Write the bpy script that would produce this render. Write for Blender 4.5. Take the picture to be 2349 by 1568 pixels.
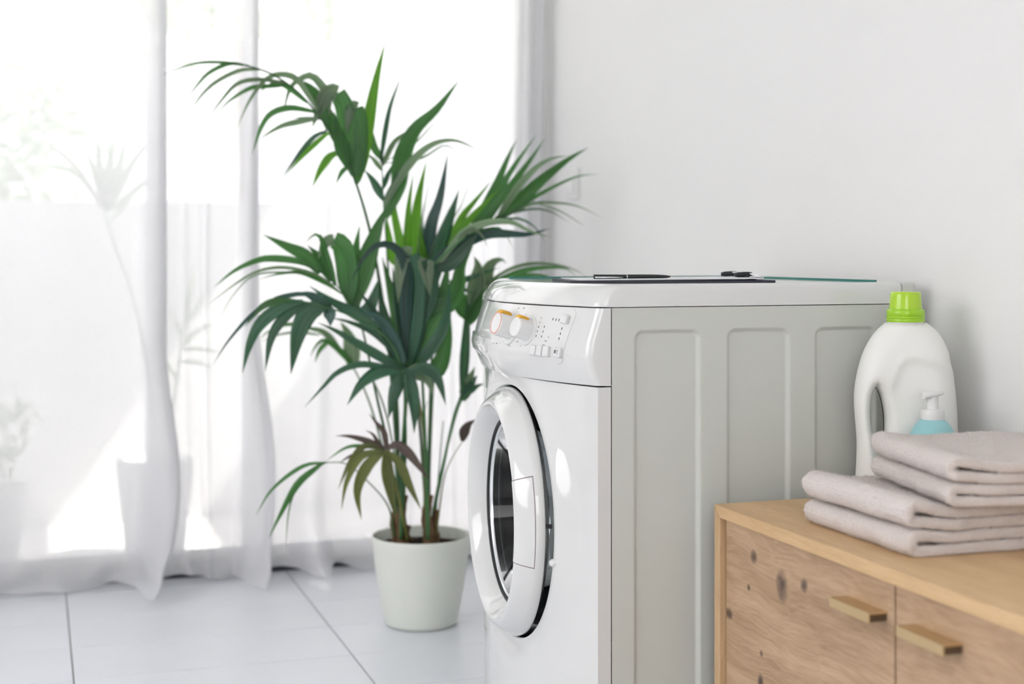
import bpy, bmesh, math, random
from mathutils import Vector, Matrix, noise

# ------------------------------------------------------------------ clear
for o in list(bpy.data.objects):
    bpy.data.objects.remove(o, do_unlink=True)
scene = bpy.context.scene
COL = scene.collection
random.seed(7)

# ------------------------------------------------------------------ camera, world, sun, exposure
FPX, CX, HOR, CAMZ = 3262.5, 1174.5, 582.0, 0.898
TH = math.atan2(1093.5, FPX)
SN, CS = math.sin(TH), math.cos(TH)
cam_d = bpy.data.cameras.new('camera')
cam = bpy.data.objects.new('camera', cam_d)
COL.objects.link(cam)
cam.location = (0, 0, CAMZ)
cam.rotation_euler = (math.radians(90), 0, -TH)
cam_d.sensor_width = 36.0
cam_d.lens = 50.0
cam_d.shift_y = -(784.0 - HOR) / 2349.0
cam_d.clip_start = 0.05
cam_d.dof.use_dof = True
cam_d.dof.focus_distance = 2.36
cam_d.dof.aperture_fstop = 2.8
scene.camera = cam

world = bpy.data.worlds.new('world')
scene.world = world
world.use_nodes = True
bg = world.node_tree.nodes['Background']
# bright overcast sky: brighter overhead than at the horizon (CIE overcast), white
wn, wl = world.node_tree.nodes.new, world.node_tree.links.new
w_tc = wn('ShaderNodeTexCoord'); w_sp = wn('ShaderNodeSeparateXYZ')
wl(w_tc.outputs['Generated'], w_sp.inputs[0])
w_mr = wn('ShaderNodeMapRange'); w_mr.inputs[1].default_value = 0.0; w_mr.inputs[2].default_value = 1.0
w_mr.inputs[3].default_value = 1/3; w_mr.inputs[4].default_value = 1.0
wl(w_sp.outputs['Z'], w_mr.inputs[0])
w_ml = wn('ShaderNodeMath'); w_ml.operation = 'MULTIPLY'; w_ml.inputs[1].default_value = 7.0
wl(w_mr.outputs[0], w_ml.inputs[0]); wl(w_ml.outputs[0], bg.inputs[1])
bg.inputs[0].default_value = (1.0, 0.985, 1.0, 1)

sun_d = bpy.data.lights.new('sun', 'SUN')
sun_d.energy = 22.0
sun_d.angle = math.radians(0.6)
sun_d.color = (1.0, 0.96, 0.88)
sun = bpy.data.objects.new('sun', sun_d)
COL.objects.link(sun)
SUNV = Vector((0.5, -0.12, 0.715)).normalized()
sun.rotation_euler = SUNV.to_track_quat('Z', 'Y').to_euler()

vs = scene.view_settings
vs.view_transform = 'Standard'
vs.look = 'None'
vs.gamma = 1.0
vs.use_curve_mapping = False
vs.exposure = 0.39

# ------------------------------------------------------------------ helpers
def PT(px, py, depth):
    """point of the place seen at a photograph pixel, at a given distance along the view axis"""
    a = (px - CX) / FPX
    b = (py - HOR) / FPX
    return Vector(((SN + a * CS) * depth, (CS - a * SN) * depth, CAMZ - b * depth))

class MB:
    def __init__(self):
        self.v = []; self.f = []
    def add(self, verts, faces):
        o = len(self.v)
        self.v += [tuple(p) for p in verts]
        self.f += [tuple(i + o for i in q) for q in faces]
        return self
    def box(self, x0, x1, y0, y1, z0, z1):
        return self.add([(x0,y0,z0),(x1,y0,z0),(x1,y1,z0),(x0,y1,z0),(x0,y0,z1),(x1,y0,z1),(x1,y1,z1),(x0,y1,z1)],
                 [(0,3,2,1),(4,5,6,7),(0,1,5,4),(1,2,6,5),(2,3,7,6),(3,0,4,7)])
    def grid(self, rows, close=False, flip=False):
        n = len(rows[0]); m = len(rows)
        o = len(self.v)
        for r in rows: self.v += [tuple(p) for p in r]
        for i in range(m - 1):
            for j in range(n if close else n - 1):
                k = (j + 1) % n
                q = (o+i*n+j, o+i*n+k, o+(i+1)*n+k, o+(i+1)*n+j)
                self.f.append(q[::-1] if flip else q)
        return self
    def lathe(self, prof, seg=48, frame=None, cap=False):
        """prof: (r, h) pairs; revolved about the local Z; frame: Matrix"""
        rows = []
        for r, h in prof:
            rows.append([Vector((r*math.cos(2*math.pi*i/seg), r*math.sin(2*math.pi*i/seg), h)) for i in range(seg)])
        if frame is not None:
            rows = [[frame @ p for p in r] for r in rows]
        o = len(self.v)
        self.grid(rows, close=True)
        if cap:
            self.f.append(tuple(o + i for i in range(seg))[::-1])
            self.f.append(tuple(o + (len(prof)-1)*seg + i for i in range(seg)))
        return self
    def tube(self, pts, rad, seg=8, cap=True):
        pts = [Vector(p) for p in pts]
        n = len(pts)
        rr = rad if isinstance(rad, (list, tuple)) else [rad]*n
        rows = []
        up = Vector((0.31, 0.2, 0.93))
        for i in range(n):
            t = (pts[min(i+1,n-1)] - pts[max(i-1,0)])
            if t.length < 1e-9: t = Vector((0,0,1))
            t.normalize()
            s = t.cross(up)
            if s.length < 1e-3: s = t.cross(Vector((1,0,0)))
            s.normalize(); w = s.cross(t).normalized()
            rows.append([pts[i] + (s*math.cos(2*math.pi*k/seg) + w*math.sin(2*math.pi*k/seg))*rr[i] for k in range(seg)])
        o = len(self.v)
        self.grid(rows, close=True)
        if cap:
            self.f.append(tuple(o+i for i in range(seg))[::-1])
            self.f.append(tuple(o+(n-1)*seg+i for i in range(seg)))
        return self
    def build(self, name, mat, parent=None, smooth=True, bevel=0, auto=None, recalc=True):
        me = bpy.data.meshes.new(name)
        me.from_pydata(self.v, [], self.f)
        if recalc:
            bm = bmesh.new(); bm.from_mesh(me)
            bmesh.ops.recalc_face_normals(bm, faces=bm.faces)
            bm.to_mesh(me); bm.free()
        me.materials.append(mat)
        if smooth:
            me.polygons.foreach_set('use_smooth', [True]*len(me.polygons))
            if auto is not None:
                me.set_sharp_from_angle(angle=math.radians(auto))
        o = bpy.data.objects.new(name, me)
        COL.objects.link(o)
        if bevel:
            b = o.modifiers.new('bevel', 'BEVEL'); b.width = bevel; b.segments = 3; b.limit_method = 'ANGLE'
            if smooth and auto is None:
                me.set_sharp_from_angle(angle=math.radians(40))
        if parent is not None:
            par(o, parent)
        return o

def par(o, p):
    """parent, keeping the mesh where it was modelled (parents carry only locations)"""
    o.parent = p
    loc = Vector((0,0,0)); q = p
    while q is not None:
        loc += q.location; q = q.parent
    o.location = o.location - loc

def thing(name, label, cat, loc, group=None):
    o = bpy.data.objects.new(name, None)
    o.empty_display_size = 0.05
    COL.objects.link(o); o.location = loc
    return tag(o, label, cat, group)
def tag(o, label, cat, group=None):
    o['label'] = label; o['category'] = cat
    if group: o['group'] = group
    return o
def struct(o):
    o['kind'] = 'structure'; return o

def smooth01(x):
    x = max(0.0, min(1.0, x)); return x*x*(3-2*x)
def interp(tab, x):
    if x <= tab[0][0]: return tab[0][1]
    for (a, b), (c, d) in zip(tab, tab[1:]):
        if x <= c: return b + (d-b)*(x-a)/(c-a)
    return tab[-1][1]
def catmull(pts, n):
    """n samples over a smooth curve through pts (tuples or Vectors), chord parameter"""
    P = [Vector(p) for p in pts]
    if len(P) == 2:
        return [P[0].lerp(P[1], i/(n-1)) for i in range(n)]
    L = [0.0]
    for a, b in zip(P, P[1:]): L.append(L[-1] + max((b-a).length, 1e-6))
    ext = [P[0]*2-P[1]] + P + [P[-1]*2-P[-2]]
    out = []
    for i in range(n):
        s = L[-1]*i/(n-1)
        k = 0
        while k < len(P)-2 and s > L[k+1]: k += 1
        t = (s-L[k])/(L[k+1]-L[k])
        p0, p1, p2, p3 = ext[k], ext[k+1], ext[k+2], ext[k+3]
        out.append(0.5*((2*p1)+(p2-p0)*t+(2*p0-5*p1+4*p2-p3)*t*t+(3*p1-p0-3*p2+p3)*t*t*t))
    return out

# ------------------------------------------------------------------ materials
def pmat(name, col, rough=0.5, spec=0.5, metal=0.0, coat=0.0, sss=0.0, bump=None, vary=None, trans=0.0):
    m = bpy.data.materials.new(name); m.use_nodes = True
    nt = m.node_tree; b = nt.nodes['Principled BSDF']
    b.inputs['Base Color'].default_value = (*col, 1)
    b.inputs['Roughness'].default_value = rough
    b.inputs['Specular IOR Level'].default_value = spec
    b.inputs['Metallic'].default_value = metal
    b.inputs['Coat Weight'].default_value = coat
    b.inputs['Coat Roughness'].default_value = 0.05
    if sss:
        b.inputs['Subsurface Weight'].default_value = sss
        b.inputs['Subsurface Scale'].default_value = 0.01
    if vary:
        sc, amt = vary
        tc = nt.nodes.new('ShaderNodeTexCoord'); n = nt.nodes.new('ShaderNodeTexNoise')
        n.inputs['Scale'].default_value = sc; n.inputs['Detail'].default_value = 4
        mx = nt.nodes.new('ShaderNodeMix'); mx.data_type = 'RGBA'
        mx.inputs[6].default_value = (*[c*(1-amt) for c in col], 1)
        mx.inputs[7].default_value = (*[min(1, c*(1+amt)) for c in col], 1)
        nt.links.new(tc.outputs['Object'], n.inputs['Vector'])
        nt.links.new(n.outputs['Fac'], mx.inputs[0])
        nt.links.new(mx.outputs[2], b.inputs['Base Color'])
    if bump:
        sc, st, di = bump
        tc = nt.nodes.new('ShaderNodeTexCoord'); n = nt.nodes.new('ShaderNodeTexNoise')
        n.inputs['Scale'].default_value = sc; n.inputs['Detail'].default_value = 3
        bp = nt.nodes.new('ShaderNodeBump'); bp.inputs['Strength'].default_value = st; bp.inputs['Distance'].default_value = di
        nt.links.new(tc.outputs['Object'], n.inputs['Vector'])
        nt.links.new(n.outputs['Fac'], bp.inputs['Height'])
        nt.links.new(bp.outputs['Normal'], b.inputs['Normal'])
    return m

def leaf_mat(name, col, tcol, rough=0.38, tfac=0.35, streak=True):
    m = bpy.data.materials.new(name); m.use_nodes = True
    nt = m.node_tree; b = nt.nodes['Principled BSDF']; out = nt.nodes['Material Output']
    N = nt.nodes.new; L = nt.links.new
    b.inputs['Roughness'].default_value = rough
    b.inputs['Specular IOR Level'].default_value = 0.5
    uv = N('ShaderNodeUVMap')
    inf = N('ShaderNodeObjectInfo')
    off = N('ShaderNodeVectorMath'); off.operation = 'ADD'
    mp = N('ShaderNodeMapping'); mp.inputs['Scale'].default_value = (13.0, 0.6, 1.0)
    L(uv.outputs[0], mp.inputs[0]); L(mp.outputs[0], off.inputs[0])
    cmb = N('ShaderNodeCombineXYZ'); ml = N('ShaderNodeMath'); ml.operation = 'MULTIPLY'; ml.inputs[1].default_value = 37.0
    L(inf.outputs['Random'], ml.inputs[0]); L(ml.outputs[0], cmb.inputs[2]); L(cmb.outputs[0], off.inputs[1])
    n = N('ShaderNodeTexNoise'); n.inputs['Scale'].default_value = 1.6; n.inputs['Detail'].default_value = 3
    L(off.outputs[0], n.inputs['Vector'])
    cr = N('ShaderNodeValToRGB'); e = cr.color_ramp.elements
    e[0].position = 0.32; e[0].color = (*[c*0.5 for c in col], 1)
    e[1].position = 0.68; e[1].color = (*[c*1.5 for c in col], 1)
    L(n.outputs['Fac'], cr.inputs[0])
    hs = N('ShaderNodeHueSaturation')
    mr = N('ShaderNodeMapRange'); mr.inputs[3].default_value = 0.72; mr.inputs[4].default_value = 1.3
    L(inf.outputs['Random'], mr.inputs[0]); L(mr.outputs[0], hs.inputs['Value']); L(cr.outputs[0], hs.inputs['Color'])
    L(hs.outputs[0], b.inputs['Base Color'])
    bp = N('ShaderNodeBump'); bp.inputs['Strength'].default_value = 0.5; bp.inputs['Distance'].default_value = 0.0015
    L(n.outputs['Fac'], bp.inputs['Height']); L(bp.outputs[0], b.inputs['Normal'])
    tr = N('ShaderNodeBsdfTranslucent')
    mt = N('ShaderNodeMix'); mt.data_type = 'RGBA'; mt.blend_type = 'MULTIPLY'; mt.inputs[0].default_value = 0.5
    mt.inputs[6].default_value = (*tcol, 1); L(n.outputs['Fac'], mt.inputs[7]); 
    L(mt.outputs[2], tr.inputs[0])
    ms = N('ShaderNodeMixShader'); ms.inputs[0].default_value = tfac
    L(b.outputs[0], ms.inputs[1]); L(tr.outputs[0], ms.inputs[2])
    L(ms.outputs[0], out.inputs[0])
    return m

def sheer_mat(name, transp, col=(0.93, 0.93, 0.93)):
    m = bpy.data.materials.new(name); m.use_nodes = True
    nt = m.node_tree; nt.nodes.remove(nt.nodes['Principled BSDF']); out = nt.nodes['Material Output']
    tc = nt.nodes.new('ShaderNodeTexCoord')
    mp = nt.nodes.new('ShaderNodeMapping'); mp.inputs['Scale'].default_value = (120, 120, 700)
    n1 = nt.nodes.new('ShaderNodeTexNoise'); n1.inputs['Scale'].default_value = 1.0; n1.inputs['Detail'].default_value = 2
    mp2 = nt.nodes.new('ShaderNodeMapping'); mp2.inputs['Scale'].default_value = (700, 700, 70)
    n2 = nt.nodes.new('ShaderNodeTexNoise'); n2.inputs['Scale'].default_value = 1.0; n2.inputs['Detail'].default_value = 2
    nt.links.new(tc.outputs['Object'], mp.inputs[0]); nt.links.new(mp.outputs[0], n1.inputs['Vector'])
    nt.links.new(tc.outputs['Object'], mp2.inputs[0]); nt.links.new(mp2.outputs[0], n2.inputs['Vector'])
    ad = nt.nodes.new('ShaderNodeMath'); ad.operation = 'ADD'
    nt.links.new(n1.outputs['Fac'], ad.inputs[0]); nt.links.new(n2.outputs['Fac'], ad.inputs[1])
    mr = nt.nodes.new('ShaderNodeMapRange'); mr.inputs[1].default_value = 0.7; mr.inputs[2].default_value = 1.3
    mr.inputs[3].default_value = transp*0.86; mr.inputs[4].default_value = transp*1.14
    nt.links.new(ad.outputs[0], mr.inputs[0])
    df = nt.nodes.new('ShaderNodeBsdfDiffuse'); df.inputs[0].default_value = (*col, 1)
    tl = nt.nodes.new('ShaderNodeBsdfTranslucent'); tl.inputs[0].default_value = (*col, 1)
    tp = nt.nodes.new('ShaderNodeBsdfTransparent')
    m1 = nt.nodes.new('ShaderNodeMixShader'); m1.inputs[0].default_value = 0.49
    nt.links.new(df.outputs[0], m1.inputs[1]); nt.links.new(tl.outputs[0], m1.inputs[2])
    m2 = nt.nodes.new('ShaderNodeMixShader')
    nt.links.new(mr.outputs[0], m2.inputs[0])
    nt.links.new(m1.outputs[0], m2.inputs[1]); nt.links.new(tp.outputs[0], m2.inputs[2])
    nt.links.new(m2.outputs[0], out.inputs[0])
    return m

def pane_mat(name, tint, ior=1.45):
    m = bpy.data.materials.new(name); m.use_nodes = True
    nt = m.node_tree; nt.nodes.remove(nt.nodes['Principled BSDF']); out = nt.nodes['Material Output']
    fr = nt.nodes.new('ShaderNodeFresnel'); fr.inputs[0].default_value = ior
    tp = nt.nodes.new('ShaderNodeBsdfTransparent'); tp.inputs[0].default_value = (*tint, 1)
    gl = nt.nodes.new('ShaderNodeBsdfGlossy'); gl.inputs[1].default_value = 0.02
    ms = nt.nodes.new('ShaderNodeMixShader')
    nt.links.new(fr.outputs[0], ms.inputs[0]); nt.links.new(tp.outputs[0], ms.inputs[1]); nt.links.new(gl.outputs[0], ms.inputs[2])
    nt.links.new(ms.outputs[0], out.inputs[0])
    return m

def wood_mat(name, light, dark, grain_axis='y', knots=()):
    """oak veneer: grain stretched along one axis, darker streaks, a few knots at given (y, z) spots"""
    m = bpy.data.materials.new(name); m.use_nodes = True
    nt = m.node_tree; b = nt.nodes['Principled BSDF']
    N = nt.nodes.new; L = nt.links.new
    geo = N('ShaderNodeNewGeometry')
    wob = N('ShaderNodeTexNoise'); wob.inputs['Scale'].default_value = 5.0; wob.inputs['Detail'].default_value = 2
    L(geo.outputs['Position'], wob.inputs['Vector'])
    wv = N('ShaderNodeVectorMath'); wv.operation = 'SCALE'; wv.inputs['Scale'].default_value = 0.05
    L(wob.outputs['Color'], wv.inputs[0])
    addv = N('ShaderNodeVectorMath'); addv.operation = 'ADD'
    L(geo.outputs['Position'], addv.inputs[0]); L(wv.outputs[0], addv.inputs[1])
    mp = N('ShaderNodeMapping')
    mp.inputs['Scale'].default_value = (9, 1.1, 9) if grain_axis == 'y' else (9, 9, 1.1)
    L(addv.outputs[0], mp.inputs[0])
    n1 = N('ShaderNodeTexNoise'); n1.inputs['Scale'].default_value = 2.2; n1.inputs['Detail'].default_value = 6; n1.inputs['Roughness'].default_value = 0.6
    L(mp.outputs[0], n1.inputs['Vector'])
    mp2 = N('ShaderNodeMapping')
    mp2.inputs['Scale'].default_value = (260, 14, 260) if grain_axis == 'y' else (260, 260, 14)
    L(addv.outputs[0], mp2.inputs[0])
    n2 = N('ShaderNodeTexNoise'); n2.inputs['Scale'].default_value = 1.0; n2.inputs['Detail'].default_value = 3
    L(mp2.outputs[0], n2.inputs['Vector'])
    cr = N('ShaderNodeValToRGB')
    e = cr.color_ramp.elements
    e[0].position = 0.25; e[0].color = (*dark, 1)
    e[1].position = 0.72; e[1].color = (*light, 1)
    sumn = N('ShaderNodeMath'); sumn.operation = 'MULTIPLY_ADD'
    L(n2.outputs['Fac'], sumn.inputs[0]); sumn.inputs[1].default_value = 0.46
    sub = N('ShaderNodeMath'); sub.operation = 'SUBTRACT'; L(n1.outputs['Fac'], sub.inputs[0]); sub.inputs[1].default_value = 0.23
    L(sub.outputs[0], sumn.inputs[2])
    L(sumn.outputs[0], cr.inputs[0])
    colr = cr.outputs[0]
    if knots:
        sep = N('ShaderNodeSeparateXYZ'); 
        kn = N('ShaderNodeTexNoise'); kn.inputs['Scale'].default_value = 60
        L(geo.outputs['Position'], kn.inputs['Vector'])
        L(geo.outputs['Position'], sep.inputs[0])
        prev = None
        for (ky, kz, ry, rz) in knots:
            def lin(sock, c, r):
                a = N('ShaderNodeMath'); a.operation = 'SUBTRACT'; L(sock, a.inputs[0]); a.inputs[1].default_value = c
                d = N('ShaderNodeMath'); d.operation = 'DIVIDE'; L(a.outputs[0], d.inputs[0]); d.inputs[1].default_value = r
                p = N('ShaderNodeMath'); p.operation = 'POWER'; L(d.outputs[0], p.inputs[0]); p.inputs[1].default_value = 2
                return p.outputs[0]
            s = N('ShaderNodeMath'); s.operation = 'ADD'; L(lin(sep.outputs['Y'], ky, ry), s.inputs[0]); L(lin(sep.outputs['Z'], kz, rz), s.inputs[1])
            s2 = N('ShaderNodeMath'); s2.operation = 'MULTIPLY_ADD'; L(kn.outputs['Fac'], s2.inputs[0]); s2.inputs[1].default_value = 2.2; L(s.outputs[0], s2.inputs[2])
            r = N('ShaderNodeMapRange'); L(s2.outputs[0], r.inputs[0]); r.inputs[1].default_value = 0.9; r.inputs[2].default_value = 3.4; r.inputs[3].default_value = 1.0; r.inputs[4].default_value = 0.0
            if prev is None: prev = r.outputs[0]
            else:
                mxm = N('ShaderNodeMath'); mxm.operation = 'MAXIMUM'; L(prev, mxm.inputs[0]); L(r.outputs[0], mxm.inputs[1]); prev = mxm.outputs[0]
        mk = N('ShaderNodeMix'); mk.data_type = 'RGBA'
        L(prev, mk.inputs[0]); L(colr, mk.inputs[6]); mk.inputs[7].default_value = (0.095, 0.062, 0.05, 1)
        colr = mk.outputs[2]
    L(colr, b.inputs['Base Color'])
    b.inputs['Roughness'].default_value = 0.5
    b.inputs['Specular IOR Level'].default_value = 0.35
    bp = N('ShaderNodeBump'); bp.inputs['Strength'].default_value = 0.25; bp.inputs['Distance'].default_value = 0.0006
    L(n2.outputs['Fac'], bp.inputs['Height']); L(bp.outputs[0], b.inputs['Normal'])
    return m

M = {}
M['wall'] = pmat('wall_paint', (0.88, 0.875, 0.865), 0.75, 0.3, bump=(330, 0.35, 0.0012))
M['ceiling'] = pmat('ceiling_paint', (0.9, 0.9, 0.89), 0.8, 0.2, bump=(200, 0.2, 0.001))
M['tile'] = pmat('tile_grey', (0.775, 0.80, 0.85), 0.30, 0.45, vary=(3.0, 0.05))
M['grout'] = pmat('grout', (0.30, 0.30, 0.30), 0.9, 0.2)
M['frame'] = pmat('window_aluminium', (0.05, 0.06, 0.075), 0.5, 0.4)
M['pane'] = pane_mat('window_glass', (0.985, 0.985, 0.985))
M['sheer'] = sheer_mat('sheer_linen', 0.165, (0.85, 0.85, 0.87))
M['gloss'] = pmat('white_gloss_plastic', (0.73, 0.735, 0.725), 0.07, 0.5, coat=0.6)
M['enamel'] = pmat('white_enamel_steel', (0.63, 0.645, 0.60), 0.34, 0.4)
M['knobw'] = pmat('white_satin_plastic', (0.78, 0.785, 0.775), 0.35, 0.45)
M['button'] = pmat('button_plastic', (0.74, 0.745, 0.74), 0.4, 0.45)
M['dial'] = pmat('dial_plate', (0.72, 0.725, 0.715), 0.25, 0.45)
M['orange'] = pmat('orange_pointer', (0.78, 0.42, 0.035), 0.4, 0.4)
M['coral'] = pmat('coral_ring', (0.80, 0.38, 0.28), 0.4, 0.4)
M['mark'] = pmat('printed_mark', (0.22, 0.17, 0.19), 0.6, 0.3)
M['marklt'] = pmat('printed_mark_faint', (0.50, 0.50, 0.51), 0.6, 0.3)
M['chrome'] = pmat('chrome', (0.84, 0.86, 0.88), 0.18, 0.5, metal=1.0)
M['rubber'] = pmat('black_rubber', (0.018, 0.02, 0.022), 0.45, 0.4)
M['drum'] = pmat('drum_steel', (0.16, 0.165, 0.17), 0.35, 0.5, metal=0.7)
M['doorglass'] = pane_mat('door_glass', (0.30, 0.33, 0.34), 1.45)
M['dark'] = pmat('cavity_shade_black', (0.02, 0.02, 0.02), 0.7, 0.2)
M['teal'] = pmat('teal_glass_edge', (0.03, 0.20, 0.17), 0.2, 0.5)
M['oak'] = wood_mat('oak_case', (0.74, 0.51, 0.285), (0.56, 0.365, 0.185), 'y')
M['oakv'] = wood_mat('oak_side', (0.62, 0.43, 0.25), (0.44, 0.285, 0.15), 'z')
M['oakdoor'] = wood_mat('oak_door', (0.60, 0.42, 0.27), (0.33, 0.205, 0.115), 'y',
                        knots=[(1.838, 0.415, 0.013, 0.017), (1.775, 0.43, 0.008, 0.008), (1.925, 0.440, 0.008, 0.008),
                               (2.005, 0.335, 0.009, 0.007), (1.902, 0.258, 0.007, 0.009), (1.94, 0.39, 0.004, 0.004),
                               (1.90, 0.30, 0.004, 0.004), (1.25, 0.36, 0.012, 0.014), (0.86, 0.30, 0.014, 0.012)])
M['brass'] = pmat('brushed_brass', (0.62, 0.46, 0.25), 0.38, 0.5, metal=0.75)
M['bottle'] = pmat('white_bottle_plastic', (0.88, 0.88, 0.845), 0.42, 0.4, sss=0.0)
M['capgreen'] = pmat('green_cap', (0.36, 0.66, 0.02), 0.2, 0.5, coat=0.2)
M['capcup'] = pmat('green_cup', (0.44, 0.70, 0.03), 0.16, 0.5, coat=0.3)
M['aqua'] = pmat('aqua_bottle', (0.33, 0.62, 0.64), 0.35, 0.45)
M['pumpw'] = pmat('white_pump_plastic', (0.82, 0.82, 0.81), 0.35, 0.45)
M['towel'] = pmat('terry_cotton', (0.86, 0.79, 0.75), 0.95, 0.15, bump=(900, 0.9, 0.002), vary=(260, 0.10))
M['board'] = pmat('clipboard_board', (0.035, 0.035, 0.055), 0.45, 0.4)
M['paper'] = pmat('paper', (0.82, 0.83, 0.85), 0.7, 0.2)
M['pen'] = pmat('pen_black', (0.012, 0.016, 0.018), 0.38, 0.45)
M['switch'] = pmat('switch_plastic', (0.84, 0.84, 0.83), 0.35, 0.45)
M['pot'] = pmat('pot_sage_white', (0.76, 0.785, 0.72), 0.40, 0.45)
M['soil'] = pmat('soil', (0.035, 0.024, 0.018), 0.95, 0.1, bump=(120, 0.9, 0.006))
M['fibre'] = pmat('palm_fibre', (0.16, 0.10, 0.055), 0.85, 0.2, bump=(90, 0.9, 0.003), vary=(60, 0.4))
M['stem'] = leaf_mat('palm_stem', (0.055, 0.16, 0.055), (0.08, 0.2, 0.05), 0.4, 0.1)
M['stemy'] = leaf_mat('palm_stem_yellow', (0.24, 0.26, 0.06), (0.2, 0.2, 0.05), 0.4, 0.1)
M['lf_dark'] = leaf_mat('leaf_dark', (0.032, 0.100, 0.055), (0.04, 0.17, 0.05), 0.30, 0.25)
M['lf_blue'] = leaf_mat('leaf_blue_green', (0.028, 0.085, 0.066), (0.02, 0.09, 0.06), 0.26, 0.15)
M['lf_mid'] = leaf_mat('leaf_mid', (0.055, 0.165, 0.050), (0.09, 0.32, 0.05), 0.34, 0.38)
M['lf_brite'] = leaf_mat('leaf_young_backlit', (0.10, 0.28, 0.035), (0.18, 0.50, 0.03), 0.36, 0.55)  # young leaf green, with backlit brightness put into the colour
M['lf_pale'] = leaf_mat('leaf_pale', (0.19, 0.27, 0.17), (0.16, 0.32, 0.10), 0.36, 0.35)
M['lf_olive'] = leaf_mat('leaf_olive', (0.13, 0.155, 0.05), (0.24, 0.27, 0.04), 0.45, 0.4)
M['lf_brown'] = leaf_mat('leaf_withered', (0.11, 0.085, 0.075), (0.14, 0.08, 0.04), 0.55, 0.25)
M['lf_out'] = leaf_mat('leaf_outdoor', (0.22, 0.30, 0.17), (0.28, 0.42, 0.18), 0.5, 0.4)
M['render'] = pmat('terrace_render', (0.70, 0.70, 0.70), 0.85, 0.2, vary=(4, 0.03), bump=(60, 0.3, 0.003))
M['terrace'] = pmat('terrace_paving', (0.72, 0.71, 0.70), 0.7, 0.3, vary=(3, 0.05))
M['bark'] = pmat('bark', (0.16, 0.12, 0.09), 0.9, 0.2, bump=(40, 0.8, 0.01))
M['terrapot'] = pmat('grey_planter', (0.66, 0.66, 0.68), 0.6, 0.3)
M['rail'] = pmat('curtain_rail', (0.75, 0.75, 0.75), 0.4, 0.4)

# ------------------------------------------------------------------ the room
XW, XL, YB, YC, ZC = 1.46, -2.3, -1.9, 4.03, 2.62     # right wall, left wall, wall behind, window wall, ceiling
def wall_with_hole(name, axis, c0, c1, a0, a1, h0, h1, z0, z1, ztop):
    mb = MB()
    def bx(u0, u1, w0, w1):
        if u1-u0 < 1e-6 or w1-w0 < 1e-6: return
        if axis == 'y': mb.box(u0, u1, c0, c1, w0, w1)
        else: mb.box(c0, c1, u0, u1, w0, w1)
    bx(a0, h0, 0, ztop); bx(h1, a1, 0, ztop); bx(h0, h1, 0, z0); bx(h0, h1, z1, ztop)
    return struct(mb.build(name, M['wall'], smooth=False, recalc=False))
mb = MB().box(XW, XW+0.2, YB-0.2, YC+0.2, -0.1, ZC+0.1)
struct(mb.build('wall_right', M['wall'], smooth=False))
wall_with_hole('wall_far', 'y', YC+0.005, YC+0.2, XL-0.2, XW, -2.2, 1.43, 0.0, 2.42, ZC+0.1)
wall_with_hole('wall_left', 'x', XL-0.2, XL, YB-0.2, YC+0.2, 0.5, 2.65, 0.85, 2.25, ZC+0.1)  # opening in an unseen wall, added and placed for fill light
wall_with_hole('wall_near', 'y', YB-0.2, YB, XL, XW, -1.6, 0.2, 0.8, 2.2, ZC+0.1)  # opening behind the camera, added and sized for fill light
struct(MB().box(XL-0.2, XW+0.2, YB-0.2, YC+0.2, ZC, ZC+0.12).build('ceiling', M['ceiling'], smooth=False))

floor = struct(MB().box(XL-0.2, XW+0.2, YB-0.2, YC+0.2, -0.12, -0.0025).build('floor', M['grout'], smooth=False))
TLX, TLY, GX, GY = 0.597, 0.2575, 0.077, 3.6516
tile_me = None
i0, i1 = math.floor((XL-GX)/TLX), math.ceil((XW-GX)/TLX)
j0, j1 = math.floor((0.55-GY)/TLY), math.ceil((YC-GY)/TLY)
for i in range(i0, i1):
    for j in range(j0, j1+1):
        x0, x1 = max(GX+i*TLX, XL), min(GX+(i+1)*TLX, XW)
        y0, y1 = GY+j*TLY, min(GY+(j+1)*TLY, YC)
        if x1-x0 < 0.03 or y1-y0 < 0.01: continue
        full = abs((x1-x0)-TLX) < 1e-6 and abs((y1-y0)-TLY) < 1e-6
        if full and tile_me is not None:
            o = bpy.data.objects.new('tile', tile_me); COL.objects.link(o)
        else:
            w, h, g = x1-x0, y1-y0, 0.0016
            mb = MB()
            mb.add([(g,g,-.004),(w-g,g,-.004),(w-g,h-g,-.004),(g,h-g,-.004),(g,g,-.0008),(w-g,g,-.0008),(w-g,h-g,-.0008),(g,h-g,-.0008),
                    (g+.001,g+.001,0),(w-g-.001,g+.001,0),(w-g-.001,h-g-.001,0),(g+.001,h-g-.001,0)],
                   [(0,1,5,4),(1,2,6,5),(2,3,7,6),(3,0,4,7),(4,5,9,8),(5,6,10,9),(6,7,11,10),(7,4,8,11),(8,9,10,11)])
            o = mb.build('tile', M['tile'], smooth=False)
            if full: tile_me = o.data
        o.location = (x0, y0, 0)
        o.parent = floor
# the rest of the floor behind the camera: plain grey slab
struct(MB().box(XL, XW, YB, GY+j0*TLY-0.002, -0.004, 0.0).build('floor', M['tile'], smooth=False))

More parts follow.
